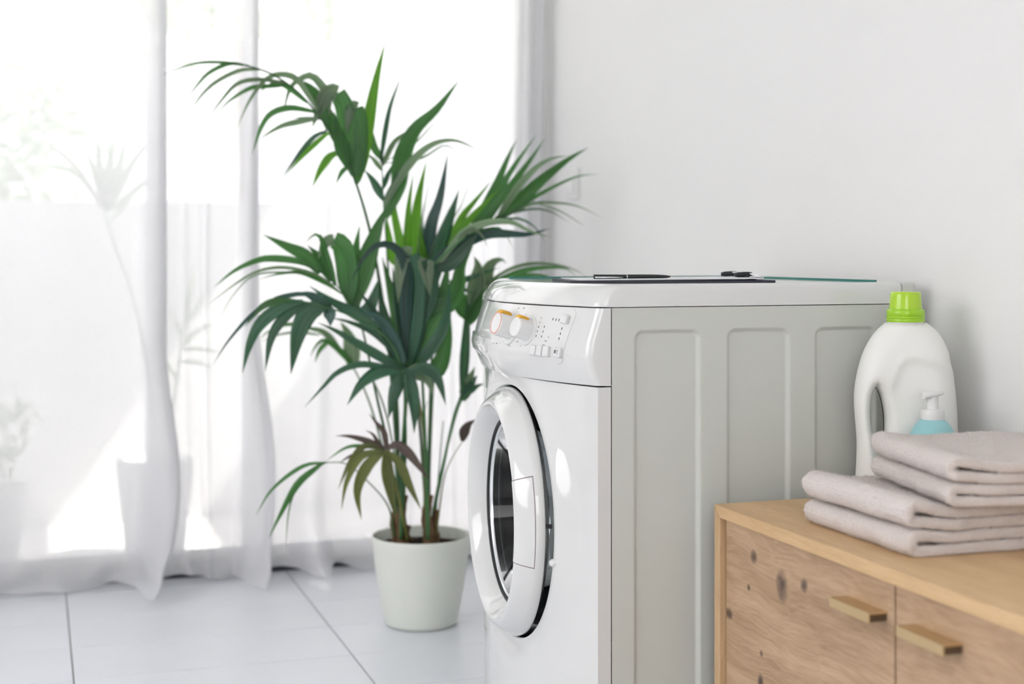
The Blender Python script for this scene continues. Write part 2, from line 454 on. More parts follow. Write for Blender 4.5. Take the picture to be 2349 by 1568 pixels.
# sliding window in the far wall
win = bpy.data.objects.new('window_1', None); COL.objects.link(win); win.location = (-0.45, YC+0.1, 0); struct(win)
fm = MB()
wx0, wx1, wz0, wz1, wy0, wy1 = -2.2, 1.43, 0.0, 2.42, YC+0.01, YC+0.13
MB().box(wx0, wx1, wy0-0.005, wy1+0.03, 0.0, 0.046).build('window_sill', M['frame'], win, smooth=False, bevel=0.004)
fm.box(wx0, wx0+0.06, wy0, wy1, 0.046, wz1).box(wx1-0.05, wx1, wy0, wy1, 0.046, wz1).box(wx0+0.06, wx1-0.05, wy0, wy1, wz1-0.06, wz1)
M['framelt'] = pmat('window_frame_white', (0.8, 0.8, 0.8), 0.4, 0.4)
fm.build('window_frame', M['framelt'], win, smooth=False)
MB().box(wx0+0.06, -0.78, YC+0.06, YC+0.066, 0.046, wz1-0.06).build('pane', M['pane'], win, smooth=False)
MB().box(-0.72, wx1-0.05, YC+0.06, YC+0.066, 0.046, wz1-0.06).build('pane', M['pane'], win, smooth=False)
MB().box(-0.78, -0.72, YC+0.03, YC+0.09, 0.046, wz1-0.06).build('mullion', M['framelt'], win, smooth=False)

# ------------------------------------------------------------------ terrace outside
struct(MB().box(-4.5, 4.5, YC+0.2, 5.1, -0.14, -0.03).build('terrace_floor', M['terrace'], smooth=False))
struct(MB().box(-4.5, 4.5, 5.1, 5.28, -0.14, 1.08).build('terrace_parapet', M['render'], smooth=False))
k = SUNV.x/SUNV.z
hz = 2.77
struct(MB().box(0.75, 0.072+k*hz, 3.95, 5.3, hz, hz+0.06).build('sun_blocker', M['render'], smooth=False))  # unseen slab added to block the sun left of the bright band
struct(MB().box(0.62+k*hz, 4.4, 3.95, 5.3, hz, hz+0.06).build('sun_blocker', M['render'], smooth=False))  # second added slab; the gap between them shapes the sun band

# ------------------------------------------------------------------ curtains
def curtain(name, label, x0, x1, ybase, ripples, kick_r=None, kick_l=None, bumps=(), cols=150, rows=90, ztop=2.5, hem=None, seed=1):
    """one hanging panel: ripples = [(x centre, half width, depth)], kick = (reach, width, forward, sideways)"""
    rw = []
    rnd = random.Random(seed)
    ph = [rnd.uniform(0, 6.28) for _ in range(6)]
    for r in range(rows+1):
        q = r/rows
        z = ztop*(1-q)**1.6 if False else ztop*(1 - q)
        # denser rows near the floor
        z = ztop*((1-q)**1.5)
        row = []
        for c in range(cols+1+(7 if kick_r else 0)):
            u = min(c, cols)/cols
            hb = max(0, c-cols)/7.0
            x = x0 + (x1-x0)*u - 0.020*hb
            y = ybase + 0.006*math.sin(x*9+ph[0]) + 0.004*math.sin(x*23+ph[1]+0.4*z)
            for (xc, hw, dp) in ripples:
                d = (x - xc - 0.012*math.sin(2.0*z+xc*7))/hw
                if abs(d) < 1: y -= dp*(0.5+0.5*math.cos(math.pi*d))*(0.75+0.25*math.cos(1.7*z+xc*5))
            y += 0.006*math.sin(math.pi/2*min(1, hb*2))
            for (xc, hw, reach, fwd) in bumps:
                d = (x-xc-0.05*max(0, 1-z/reach)**2)/hw
                if abs(d) < 1 and z < reach: y -= fwd*(0.5+0.5*math.cos(math.pi*d))*(1-z/reach)**1.5
            xx, zz = x, z
            for kk, side in ((kick_r, 1), (kick_l, -1)):
                if not kk: continue
                reach, wid, fwd, sidew, pool = kk
                e = (x1-x)/wid if side == 1 else (x-x0)/wid
                w = smooth01(1-e)
                kz = max(0.0, 1 - z/reach)
                y -= fwd*w*kz**1.8
                bulge = math.sin(min(1.0, kz)*math.pi*0.92)**1.5 if kz > 0 else 0
                xx += side*sidew*w*(bulge*0.9) - side*pool*w*kz**5
            # crumpled hem resting on the floor
            lowz = max(0.0, 1 - z/0.16)
            y -= 0.030*lowz*lowz*(0.6+0.4*math.sin(x*14+ph[2])) + 0.014*lowz*math.sin(x*27+ph[3]+9*lowz) + 0.006*lowz*lowz*math.sin(x*71+ph[1])
            zz = z + 0.016*lowz*(0.5+0.5*math.sin(x*11+ph[4])) + 0.005*lowz*(1+math.sin(x*37+ph[5])) + 0.001
            xx += 0.004*lowz*math.sin(z*60+x*20)
            row.append((xx, y, zz))
        rw.append(row)
    mb = MB().grid(rw)
    o = mb.build(name, M['sheer'], recalc=False)
    tag(o, label, 'curtain', 'sheer curtains along the window')
    # hem tape: a second layer along the free edges
    return o
curtain('sheer_curtain', 'sheer white curtain panel hanging over the grey terrace planter', -2.22, 0.337, 3.955,
        [(-1.9,.1,.08),(-1.5,.1,.07),(-1.05,.1,.08),(-0.62,.12,.07),(0.30,0.05,0.03)],
        kick_r=(0.62, 0.10, 0.19, 0.035, 0.05), cols=260, seed=3)
curtain('sheer_curtain', 'narrow sheer white curtain panel between two overlapping folds', 0.283, 0.590, 3.978,
        [(0.452,.018,.035),(0.395,.022,.02),(0.56,0.03,0.03)], kick_r=(0.70, 0.075, 0.19, 0.04, 0.01), cols=120, seed=5)
curtain('sheer_curtain', 'sheer white curtain panel hanging behind the palm, pleated beside the wall', 0.548, 1.435, 3.998,
        [(0.75,.05,.05),(1.0,.03,.03),(1.13,.03,.04),(1.215,.022,.05),(1.27,.016,.04),(1.325,.020,.07),(1.375,.018,.05),(1.42,.02,.08)],
        bumps=[(0.70,.07,.34,.15),(0.93,.06,.2,.07)], cols=320, seed=9)
tag(MB().tube([(-2.25, 3.945, 2.515), (1.44, 3.945, 2.515)], 0.011, 12).build('curtain_rail', M['rail']),
    'slim white rail carrying the sheer curtains', 'curtain rail')

# ------------------------------------------------------------------ light switch
sw = thing('light_switch', 'white square light switch on the wall beside the curtain', 'light switch', (XW, 3.795, 1.10))
MB().box(XW-0.010, XW+0.001, 3.751, 3.839, 1.053, 1.140).build('plate', M['switch'], sw, bevel=0.003)
MB().box(XW-0.016, XW-0.008, 3.768, 3.822, 1.070, 1.124).build('rocker', M['switch'], sw, bevel=0.002)

# ------------------------------------------------------------------ washing machine
WY, HWID = 2.3775, 0.2975
wm = thing('washing_machine', 'white front loading washing machine with its round door ajar', 'washing machine', (1.13, WY, 0))
PTAB = [(.688,0.0),(.694,-.003),(.70,-.006),(.715,-.012),(.735,-.016),(.76,-.012),(.79,-.003),(.8125,.004)]
def pfront(d, z): return 0.774 + 0.75*d*d + interp(PTAB, z)
XB0, XB1 = 0.8634, 1.394      # body
YN, YF = WY-HWID, WY+HWID

# body shell with pressed fields in the near side
def rrect(x, z, x0, x1, z0, z1, r):
    cx, cz = (x0+x1)/2, (z0+z1)/2
    qx, qz = abs(x-cx)-((x1-x0)/2-r), abs(z-cz)-((z1-z0)/2-r)
    return math.hypot(max(qx,0), max(qz,0)) + min(max(qx,qz),0) - r
fields = [(0.902,1.018),(1.066,1.181),(1.228,1.345)]
def axis_samples(lo, hi, edges, fine=0.0016, band=0.012, coarse=0.03):
    s = {round(lo,5), round(hi,5)}
    for e in edges:
        n = int(2*band/fine)
        for i in range(n+1):
            v = e-band+i*fine
            if lo < v < hi: s.add(round(v,5))
    out = sorted(s); res = []
    for a, b in zip(out, out[1:]):
        res.append(a); n = int((b-a)/coarse)
        for i in range(1, n+1): res.append(a+(b-a)*i/(n+1))
    res.append(out[-1]); return res
xs = axis_samples(XB0, XB1, [e for f in fields for e in f])
zs = axis_samples(0.012, 0.8125, [0.777, 0.768, 0.06])
rows = []
for z in zs:
    row = []
    for x in xs:
        dd = min(rrect(x, z, a, b, 0.06, 0.777, 0.016) for a, b in fields)
        row.append((x, YN + 0.0055*smooth01(-(dd-0.001)/0.008), z))
    rows.append(row)
mb = MB().grid(rows)
mb.add([(XB0,YN,.012),(XB1,YN,.012),(XB1,YF,.012),(XB0,YF,.012),(XB0,YN,.8125),(XB1,YN,.8125),(XB1,YF,.8125),(XB0,YF,.8125)],
       [(1,2,6,5),(2,3,7,6),(0,3,2,1)])
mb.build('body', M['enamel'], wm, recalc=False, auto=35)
MB().box(XB0+0.004, XB0+0.006, YN+0.004, YF-0.004, 0.69, 0.812).build('seam_shade_sheet', M['dark'], wm, smooth=False)  # black sheet behind the seams, its colour stands in for cavity shade
for fx in (0.90, 1.34):
    for fy in (YN+0.06, YF-0.06):
        MB().lathe([(0.0,0.0),(0.022,0.0),(0.022,0.006),(0.014,0.009),(0.014,0.02)], 16, Matrix.Translation((fx, fy, 0))).build('foot', M['rubber'], wm)

# wrap helper: front sheet bent around to the sides
def fascia(name, zs, xf, mat, xend, nd=72, hole=None):
    ds = [-HWID + 2*HWID*i/nd for i in range(nd+1)]
    rows = []
    for z in zs:
        row = [(xend, WY-HWID, z)]
        rc = 0.010
        for d in ds:
            e = HWID-abs(d)
            x = xf(d, z)
            if e < rc:      # rounded vertical corner
                x += rc - math.sqrt(max(0, rc*rc-(rc-e)**2))
            row.append((min(x, xend), WY+d, z))
        row.append((xend, WY+HWID, z))
        rows.append(row)
    # extra columns in the corner for a clean bend
    return MB().grid(rows)
def corner_ds(nd=60):
    base = [-HWID + 2*HWID*i/nd for i in range(nd+1)]
    ext = [s*(HWID-e) for s in (-1,1) for e in (0.0004,0.0012,0.0025,0.0045,0.007)]
    return sorted(set(round(v,5) for v in base+ext))
def fascia2(zs, xf, xend, rc=0.009):
    rows = []
    for z in zs:
        row = [(xend, WY-HWID, z)]
        for d in corner_ds():
            e = HWID-abs(d); x = xf(d, z)
            if e < rc: x += rc - math.sqrt(max(0, rc*rc-(rc-e)**2))
            row.append((min(x, xend-0.001), WY+d, z))
        row.append((xend, WY+HWID, z)); rows.append(row)
    return rows
cz = [0.690+(0.8122-0.690)*i/28 for i in range(29)]
rows = fascia2(cz, pfront, 0.862)
# soft lips at the two seams
rows = [[(p[0]+0.010, p[1], 0.6895) for p in rows[0]]] + rows + [[(p[0]+0.010, p[1], 0.8124) for p in rows[-1]]]
MB().grid(rows).build('control_panel', M['gloss'], wm, auto=50)

# glossy inset plate on the control panel
def inset(d0, d1, z0, z1, r, lift, n=40, m=18, shear=0.0):
    rows = []
    for i in range(m+1):
        z = z0+(z1-z0)*i/m
        row = []
        for j in range(n+1):
            a = d0+shear*(z-z0)/(z1-z0); b = d1
            ez = min(z-z0, z1-z)
            cut = r-math.sqrt(max(0, r*r-(r-ez)**2)) if ez < r else 0
            d = a+cut+(b-cut-a-cut)*j/n
            row.append((pfront(d, z)-lift, WY+d, z))
        rows.append(row)
    return rows
def solid_sheet(rows, dx):
    """front sheet + rim going back by dx"""
    mb = MB().grid(rows)
    loop = rows[0] + [r[-1] for r in rows[1:]] + rows[-1][-2::-1] + [r[0] for r in rows[-2:0:-1]]
    mb.grid([loop, [(p[0]+dx, p[1], p[2]) for p in loop]], close=True)
    return mb
solid_sheet(inset(-0.2405, 0.2835, 0.7195, 0.8105, 0.014, 0.0012, 60, 26, -0.012), 0.003).build('display_plate', M['gloss'], wm, auto=50)

# knobs
def pframe(d, z, lift=0.0):
    e = 0.001
    p = Vector((pfront(d, z), WY+d, z))
    tu = Vector((pfront(d+e, z)-pfront(d-e, z), 2*e, 0)); tv = Vector((pfront(d, z+e)-pfront(d, z-e), 0, 2*e))
    n = tv.cross(tu).normalized()
    if n.x > 0: n = -n
    xa = Vector((0, -1, 0)); xa = (xa-n*xa.dot(n)).normalized()
    ya = n.cross(xa)
    if ya.z < 0: xa, ya = xa, ya
    mat = Matrix((xa, ya, n)).transposed().to_4x4()
    mat.translation = p + n*lift
    return mat
def knob(d, z, r, h, ring):
    fr = pframe(d, z)
    MB().lathe([(0,0.002),(r*1.45,0.002),(r*1.47,0.0012),(r*1.47,-0.002)], 48, fr).build('dial_plate', M['dial'], wm, auto=40)
    kn = MB().lathe([(r*1.06,0.0),(r*1.06,0.004),(r*1.02,0.006),(r,h*0.9),(r*0.96,h*0.97),(r*0.88,h),(r*0.8,h*0.99),(r*0.5,h*0.95),(0.0001,h*0.94)], 48, fr).build('knob', M['knobw'], wm, auto=50)
    # pointer strip along the top of the barrel
    up = 1 if (fr.to_3x3() @ Vector((0,1,0))).z > 0 else -1
    rows = []
    for (rr, hh) in ((r*0.90,h*1.0),(r*1.10,h*0.985),(r*1.21,h*0.88),(r*1.22,h*0.42),(r*1.16,h*0.36),(r*0.98,h*0.34)):
        rows.append([fr @ Vector((rr*math.sin(a), up*rr*math.cos(a), hh)) for a in [math.radians(-27+54*i/8) for i in range(9)]])
    mbp = MB().grid(rows)
    for q in (0, -1): mbp.grid([[rw[q] for rw in rows], [fr @ Vector((r*0.9*math.sin(math.radians(27 if q else -27)), up*r*0.9*math.cos(math.radians(27)), hh)) for hh in (h*1.0,h*.985,h*.88,h*.42,h*.36,h*.34)]])
    mbp.build('pointer', M['orange'], kn, auto=60)
    if ring:
        MB().lathe([(r*0.82,h*0.985),(r*0.86,h*1.012),(r*0.93,h*1.008),(r*0.93,h*0.97)], 48, fr).build('ring', M['coral'], kn)
knob(-0.0776, 0.7725, 0.0205, 0.031, True)
knob(-0.1376, 0.7705, 0.0175, 0.027, False)

def pbox(d, z, w, h, t, name, mat, parent=wm, bev=0.0012, lift=0.0012):
    fr = pframe(d, z)
    mb = MB().box(-w/2, w/2, -h/2, h/2, -0.001, t+lift)
    mb.v = [tuple(fr @ Vector(p)) for p in mb.v]
    return mb.build(name, mat, parent, bevel=bev)
pbox(-0.2319, 0.7918, 0.017, 0.015, 0.007, 'button', M['button'], bev=0.0025)
for d in (-0.1700, -0.1872, -0.2044):
    pbox(d, 0.7392, 0.0155, 0.017, 0.006, 'button', M['button'], bev=0.0022)
bt = pbox(-0.2335, 0.7390, 0.0165, 0.0165, 0.0065, 'button', M['button'], bev=0.0022)
pbox(-0.2305, 0.7400, 0.004, 0.0055, 0.0069, 'start_mark', M['mark'], bt, 0)
pbox(-0.2355, 0.7395, 0.0022, 0.0075, 0.0069, 'pause_mark', M['marklt'], bt, 0)
for i in range(5):
    pbox(-0.1672, 0.7922-0.0074*i, 0.0015, 0.0034, 0.0004, 'indicator_light', M['mark'] if i > 1 else M['marklt'], bev=0)
for i in range(3):
    pbox(-0.1828, 0.7782-0.0079*i, 0.0015, 0.0034, 0.0004, 'indicator_light', M['mark'], bev=0)
pbox(-0.2013, 0.7624, 0.0013, 0.0034, 0.0004, 'indicator_light', M['marklt'], bev=0)
for i in range(3):
    pbox(-0.2000-0.0078*i, 0.7914-0.0004*i, 0.0017, 0.0040, 0.0004, 'indicator_light', M['mark'], bev=0)
    pbox(-0.2280, 0.7772-0.0080*i, 0.0017, 0.0040, 0.0004, 'indicator_light', M['mark'], bev=0)
rnd = random.Random(4)
for (d, z, w) in ((-0.03,0.743,.008),(-0.012,0.742,.006),(-0.045,0.744,.003),(-0.06,0.7475,.008),(-0.018,0.758,.003),(-0.085,0.742,.009),(-0.092,0.7485,.003),
                  (-0.112,0.7505,.007),(-0.125,0.744,.003),(-0.085,0.805,.005),(-0.104,0.806,.006),(-0.118,0.796,.003),(-0.15,0.752,.004),(-0.196,0.756,.006),(-0.192,0.749,.007)):
    pbox(d, z, w, 0.0022, 0.0002, 'printed_mark', M['marklt'], bev=0)

# detergent drawer front with finger scoop
dr = solid_sheet(inset(0.021, 0.275, 0.7235, 0.7495, 0.003, 0.0055, 40, 8), 0.007).build('drawer_front', M['gloss'], wm, auto=40)
rows = []
for i in range(17):
    t = i/16
    z = 0.7240-0.028*t
    row = []
    for j in range(33):
        u = j/32; d = 0.018+0.235*u
        e = math.sin(math.pi*u)**0.5
        lift = 0.0056*(1-t)*e - 0.006*math.sin(math.pi*t)*math.sin(math.pi*u)**1.5 + 0.0004
        row.append((pfront(d, max(z, 0.6895))-lift, WY+d, z))
    rows.append(row)
MB().grid(rows).build('drawer_grip', M['gloss'], dr)

# lower front sheet with round opening
DR, DZ = 0.2200, 0.448
def xlow(d, z):
    x = 0.785 + 0.62*d*d
    r = math.hypot(d, z-DZ)
    w = smooth01((0.262-r)/(0.262-DR))
    return x + (0.795-x)*w
Z0L, Z1L = 0.012, 0.6875
rc = 0.008
rows = []
NS = 160
rect = []
angs = sorted([2*math.pi*(i+0.5)/NS for i in range(NS)] + [math.atan2(zz-DZ, dd) % (2*math.pi) for zz in (Z0L, Z1L) for dd in (-HWID, HWID)])
for a in angs:
    ca, sa = math.cos(a), math.sin(a)
    tx = (HWID-0.0001)/abs(ca) if abs(ca) > 1e-6 else 9
    tz = ((Z1L-DZ) if sa > 0 else (DZ-Z0L))/abs(sa) if abs(sa) > 1e-6 else 9
    rect.append((ca, sa, min(tx, tz)))
for kx in range(15):
    t = (kx/14)**1.3
    row = []
    for ca, sa, R in rect:
        r = DR + (R-DR)*t
        d, z = r*ca, DZ+r*sa
        row.append((xlow(d, z), WY+d, z))
    rows.append(row)
# the rim turns back to meet the body, and the opening turns inwards
outer = [(0.862 if abs(p[1]-WY) > HWID-0.002 else min(0.862, p[0]+0.03), p[1], p[2]) for p in rows[-1]]
inner = [(0.800, WY+DR*ca, DZ+DR*sa) for ca, sa, R in rect]
MB().grid([inner]+rows+[outer], close=True).build('front_panel', M['gloss'], wm, auto=40)

AX = Matrix.Rotation(math.radians(-90), 4, 'Y')     # local +Z -> world -X
def axis_frame(x): 
    m = AX.copy(); m.translation = Vector((x, WY, DZ)); return m
F0 = axis_frame(0.0)
# chrome collar, gasket, drum behind the door   (h = -x)
MB().lathe([(0.2200,-0.7965),(0.2185,-0.7975),(0.2170,-0.803),(0.2150,-0.822),(0.2080,-0.829),(0.2000,-0.829)], 96, F0).build('door_collar', M['chrome'], wm)
MB().lathe([(0.2000,-0.829),(0.1900,-0.824),(0.1800,-0.829),(0.1750,-0.84),(0.1700,-0.90)], 96, F0).build('gasket', M['rubber'], wm)
MB().lathe([(0.1700,-0.90),(0.235,-0.905),(0.24,-0.92),(0.24,-1.26),(0.20,-1.28),(0.0001,-1.27)], 96, F0).build('drum', M['drum'], wm)

# door: ajar, swung about the far edge
HINGE = Vector((0.818, WY+0.2175, 0))
SW = math.radians(5.0)
def swing(mb):
    c, s = math.cos(SW), math.sin(SW)
    out = []
    for p in mb.v:
        x, y = p[0]-HINGE.x, p[1]-HINGE.y
        # near edge (negative y) comes forward (negative x)
        out.append((HINGE.x + x*c + y*s, HINGE.y - x*s + y*c, p[2]))
    mb.v = out
    return mb
ringp = [(0.2100,-0.8215),(0.2140,-0.8205),(0.2155,-0.8185),(0.2158,-0.8130),(0.2150,-0.8065),(0.2132,-0.8030),(0.2080,-0.7950),(0.2010,-0.7855),(0.1945,-0.7785),(0.1905,-0.7758),(0.1870,-0.7752),
         (0.1835,-0.7765),(0.1780,-0.782),(0.1715,-0.790),(0.1660,-0.798),(0.1625,-0.8065),(0.1605,-0.809),(0.1600,-0.830),(0.175,-0.838),(0.19,-0.832),(0.2000,-0.824),(0.2100,-0.8215)]
door = swing(MB().lathe(ringp, 160, F0)).build('door', M['gloss'], wm, auto=60)
swing(MB().lathe([(0.1618,-0.8065),(0.1590,-0.8055),(0.1578,-0.8075),(0.1575,-0.818),(0.160,-0.828)], 128, F0)).build('seal', M['rubber'], door)
swing(MB().lathe([(0.1580,-0.811),(0.1555,-0.8105),(0.1535,-0.8125),(0.1530,-0.8160)], 128, F0)).build('glass_rim', M['chrome'], door)
swing(MB().lathe([(0.1535,-0.814),(0.1485,-0.838),(0.1400,-0.870),(0.1290,-0.893),(0.1150,-0.905),(0.0900,-0.911),(0.05,-0.9135),(0.0001,-0.914)], 128, F0)).build('glass', M['doorglass'], door)
# door handle: raised shell on the near side of the ring
hp = [(0.2138,-0.8030),(0.2086,-0.7946),(0.2016,-0.7850),(0.1951,-0.7779),(0.1908,-0.7750),(0.1868,-0.7743),(0.1828,-0.7762),(0.1795,-0.7815)]
def hshell(a0, a1, prof, back):
    rows = []
    for i in range(25):
        ang = math.radians(a0+(a1-a0)*i/24)
        rows.append([Vector((-h, WY-r*math.cos(ang), DZ-r*math.sin(ang))) for r, h in prof])
    m = MB().grid(rows)
    for rr in (rows[0], rows[-1]): m.grid([rr, [Vector((p.x+back, p.y+back*0.6, p.z)) for p in rr]])
    for k_ in (0, -1): m.grid([[r[k_] for r in rows], [r[k_]+Vector((back, back*0.6, 0)) for r in rows]])
    return swing(m)
hnd = hshell(-24.0, 16.0, hp, 0.003).build('handle', M['gloss'], door, auto=50)
gp = [(r-0.0003, h-0.0004) for r, h in hp]
gp = [(hp[0][0]+0.0003, hp[0][1]-0.0012)] + gp
hshell(-24.5, 16.5, gp, 0.002).build('handle_gap', M['mark'], hnd, auto=50)
# little latch tongue and hinge button in the gap
swing(MB().box(0.818, 0.832, WY-0.2135, WY-0.206, DZ+0.005, DZ+0.011)).build('latch', M['rubber'], door, smooth=False)
fb = axis_frame(0.0); 
MB().lathe([(0.0001,0.006),(0.004,0.005),(0.0065,0.001),(0.007,-0.006)], 20, Matrix.Translation((0.794, WY-0.2155, DZ-0.050)) @ AX).build('catch_button', M['knobw'], wm)

# worktop
def top_loop(z, back, side_in, fx):
    pts = []
    n = 40; rcn = 0.016
    hw = HWID-side_in
    for d in sorted(set([round(-hw+2*hw*i/n, 5) for i in range(n+1)]+[round(s*(hw-e),5) for s in (-1,1) for e in (0.0006,0.002,0.004,0.007,0.011)])):
        e = hw-abs(d); x = 0.774+0.75*d*d+fx
        if e < rcn: x += rcn-math.sqrt(max(0, rcn*rcn-(rcn-e)**2))
        pts.append((x, WY+d, z))
    pts += [(back, WY+hw, z), (back, WY-hw, z)]
    return pts
lv = [(0.8138,0,.010),(0.8140,0,.004),(0.8160,0,.0035),(0.8220,0,.0060),(0.8290,0,.0095),(0.8360,0,.0138),(0.8415,.0003,.0182),(0.8450,.0012,.0222),(0.8475,.0028,.0262),(0.8492,.0055,.0305),(0.8500,.0090,.0350),(0.8500,.014,.042)]
loops = [top_loop(z, 1.394-(0 if i < 8 else si*0.3), si, fx) for i, (z, si, fx) in enumerate(lv)]
mb = MB().grid(loops, close=True)
nl = len(loops[0]); base = (len(loops)-1)*nl
mb.f.append(tuple(base+i for i in range(nl)))
mb.f.append(tuple(range(nl))[::-1])
mb.build('worktop', M['gloss'], wm, auto=30)
MB().box(1.3965, 1.424, YN+0.001, YF-0.001, 0.815, 0.8495).build('rear_cover', M['enamel'], wm, bevel=0.004)
MB().box(1.3965, 1.418, YN+0.004, YF-0.004, 0.05, 0.8125).build('rear_panel', M['enamel'], wm, smooth=False)
tr = MB().box(0.888, 1.385, YF-0.012, YF-0.008, 0.849, 0.8528).box(1.381, 1.385, YN+0.06, YF-0.012, 0.849, 0.8528)
tr.build('edge_trim', M['teal'], wm, smooth=False)

# ------------------------------------------------------------------ clipboard, sheet of paper, pen
CB = Vector((0.838, 2.196, 0.8502)); cdir = Vector((0.343, -0.074, 0)).normalized(); cper = Vector((-cdir.y, cdir.x, 0))
def cbp(u, v, z): return CB + cdir*u + cper*v + Vector((0,0,z))
def cbox(u0, u1, v0, v1, z0, z1, fn=None):
    mb = MB().box(u0, u1, v0, v1, z0, z1)
    mb.v = [tuple(cbp(*p)) for p in mb.v]; return mb
def rr_plate(u0, u1, v0, v1, r, z0, z1, lift=lambda u, v: 0.0):
    pts = []
    for (cu, cv, a0) in ((u1-r, v1-r, 0), (u0+r, v1-r, 90), (u0+r, v0+r, 180), (u1-r, v0+r, 270)):
        for i in range(7):
            a = math.radians(a0+90*i/6); pts.append((cu+r*math.cos(a), cv+r*math.sin(a)))
    mb = MB(); n = len(pts)
    mb.add([cbp(u, v, z0+lift(u, v)) for u, v in pts]+[cbp(u, v, z1+lift(u, v)) for u, v in pts],
           [tuple(range(n))[::-1], tuple(range(n, 2*n))]+[(i, (i+1)%n, n+(i+1)%n, n+i) for i in range(n)])
    return mb
clip = thing('clipboard', 'thin dark clipboard lying on top of the washing machine', 'clipboard', CB)
rr_plate(0, 0.351, 0, 0.228, 0.012, 0.0, 0.0035).build('board', M['board'], clip, smooth=False)
cl = cbox(0.318, 0.345, 0.055, 0.17, 0.0072, 0.0086).build('clip_plate', M['chrome'], clip, bevel=0.0006)
cbox(0.332, 0.345, 0.06, 0.165, 0.0034, 0.0074).build('clip_hinge', M['chrome'], clip, bevel=0.0005)
wire = [(0.340,0.060,.0086),(0.335,0.060,.0100),(0.322,0.066,.0135),(0.312,0.085,.0145),(0.311,0.112,.0150),(0.312,0.140,.0145),(0.322,0.160,.0135),(0.335,0.166,.0100),(0.340,0.166,.0086)]
MB().tube(catmull([cbp(*p) for p in wire], 40), 0.0016, 10).build('clip_wire', M['chrome'], clip)
MB().tube(catmull([cbp(*p) for p in [(0.336,0.08,.0086),(0.330,0.085,.010),(0.322,0.10,.011),(0.322,0.125,.011),(0.330,0.142,.010),(0.336,0.147,.0086)]], 30), 0.0022, 10).build('clip_spring', M['chrome'], clip)
for v0 in (0.058, 0.148):
    pts = [cbp(0.296+0.030*t, v0+0.010, 0.0115+0.0015*t) for t in (0, .2, .5, .8, 1)]
    MB().tube(pts, [0.0032, 0.0046, 0.0048, 0.0046, 0.0034], 12).build('grip', M['rubber'], clip)
pap = rr_plate(0.016, 0.330, 0.010, 0.218, 0.001, 0.0036, 0.0048, lambda u, v: 0.0020*max(0, (u-0.24)/0.09)).build('paper_sheet', M['paper'], smooth=False)
tag(pap, 'white sheets of paper held on the dark clipboard', 'paper')
pen = thing('pen', 'black ballpoint pen lying on the clipboard paper', 'pen', Vector((0.975, 2.25, 0.8550)))
PN0, PN1 = PT(1362, 637, 2.425), PT(1542, 637.5, 2.460)
PN0.z = 0.8552+0.0040; PN1.z = 0.8552+0.0036
pv = (PN1-PN0); pl = pv.length
fr = pv.normalized().to_track_quat('Z', 'Y').to_matrix().to_4x4(); fr.translation = PN0
MB().lathe([(0.0001,0),(0.0034,0.0),(0.0037,0.0006),(0.0037,pl*0.41),(0.0034,pl*0.412),(0.0034,pl*0.420),(0.0037,pl*0.422),(0.0038,pl*0.72),(0.0035,pl*0.82),(0.0026,pl*0.92),(0.0013,pl*0.975),(0.0006,pl*0.978)], 28, fr).build('barrel', M['pen'], pen, auto=50)
MB().lathe([(0.0036,pl*0.411),(0.00385,pl*0.412),(0.00385,pl*0.420),(0.0036,pl*0.421)], 28, fr).build('band', M['chrome'], pen)
MB().lathe([(0.0007,pl*0.976),(0.0005,pl*0.99),(0.0001,pl*1.0)], 14, fr).build('tip', M['brass'], pen)
sd = Vector((pv.y, -pv.x, 0)).normalized()
c0 = PN0 + pv*0.01 + sd*0.0036 + Vector((0,0,-0.0012)); c1 = PN0 + pv*0.36 + sd*0.0036 + Vector((0,0,-0.0012))
MB().tube([c0, c0.lerp(c1, .5), c1], [0.0014, 0.0014, 0.0010], 8).build('pocket_clip', M['chrome'], pen)

# ------------------------------------------------------------------ oak sideboard
CZ, CX0, CX1, CY1, CY0 = 0.502, 1.02, XW-0.004, 2.035, 0.585
cab = thing('sideboard', 'low oak sideboard with knotty door fronts and brass handles', 'sideboard', (1.24, 1.3, 0))
tk = 0.019
MB().add([(CX0,CY0,CZ),(CX1,CY0,CZ),(CX1,CY1,CZ),(CX0,CY1,CZ),(CX0,CY0+tk,CZ-tk),(CX1,CY0+tk,CZ-tk),(CX1,CY1-tk,CZ-tk),(CX0,CY1-tk,CZ-tk)],
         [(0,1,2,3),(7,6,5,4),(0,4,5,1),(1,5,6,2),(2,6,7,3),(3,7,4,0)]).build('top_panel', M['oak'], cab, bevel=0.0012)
MB().add([(CX0,CY1,CZ),(CX1,CY1,CZ),(CX1,CY1,.10),(CX0,CY1,.10),(CX0,CY1-tk,CZ-tk),(CX1,CY1-tk,CZ-tk),(CX1,CY1-tk,.10),(CX0,CY1-tk,.10)],
         [(0,1,2,3),(7,6,5,4),(0,4,5,1),(1,5,6,2),(2,6,7,3),(3,7,4,0)]).build('side_panel', M['oakv'], cab, bevel=0.0012)
MB().add([(CX0,CY0,CZ),(CX1,CY0,CZ),(CX1,CY0,.10),(CX0,CY0,.10),(CX0,CY0+tk,CZ-tk),(CX1,CY0+tk,CZ-tk),(CX1,CY0+tk,.10),(CX0,CY0+tk,.10)],
         [(0,1,2,3),(7,6,5,4),(0,4,5,1),(1,5,6,2),(2,6,7,3),(3,7,4,0)]).build('side_panel', M['oakv'], cab, bevel=0.0012)
MB().box(CX0, CX1, CY0+tk, CY1-tk, 0.10, 0.119).build('bottom_panel', M['oak'], cab, smooth=False)
MB().box(CX1-0.008, CX1, CY0+tk, CY1-tk, 0.119, CZ-tk).build('back_panel', M['oak'], cab, smooth=False)
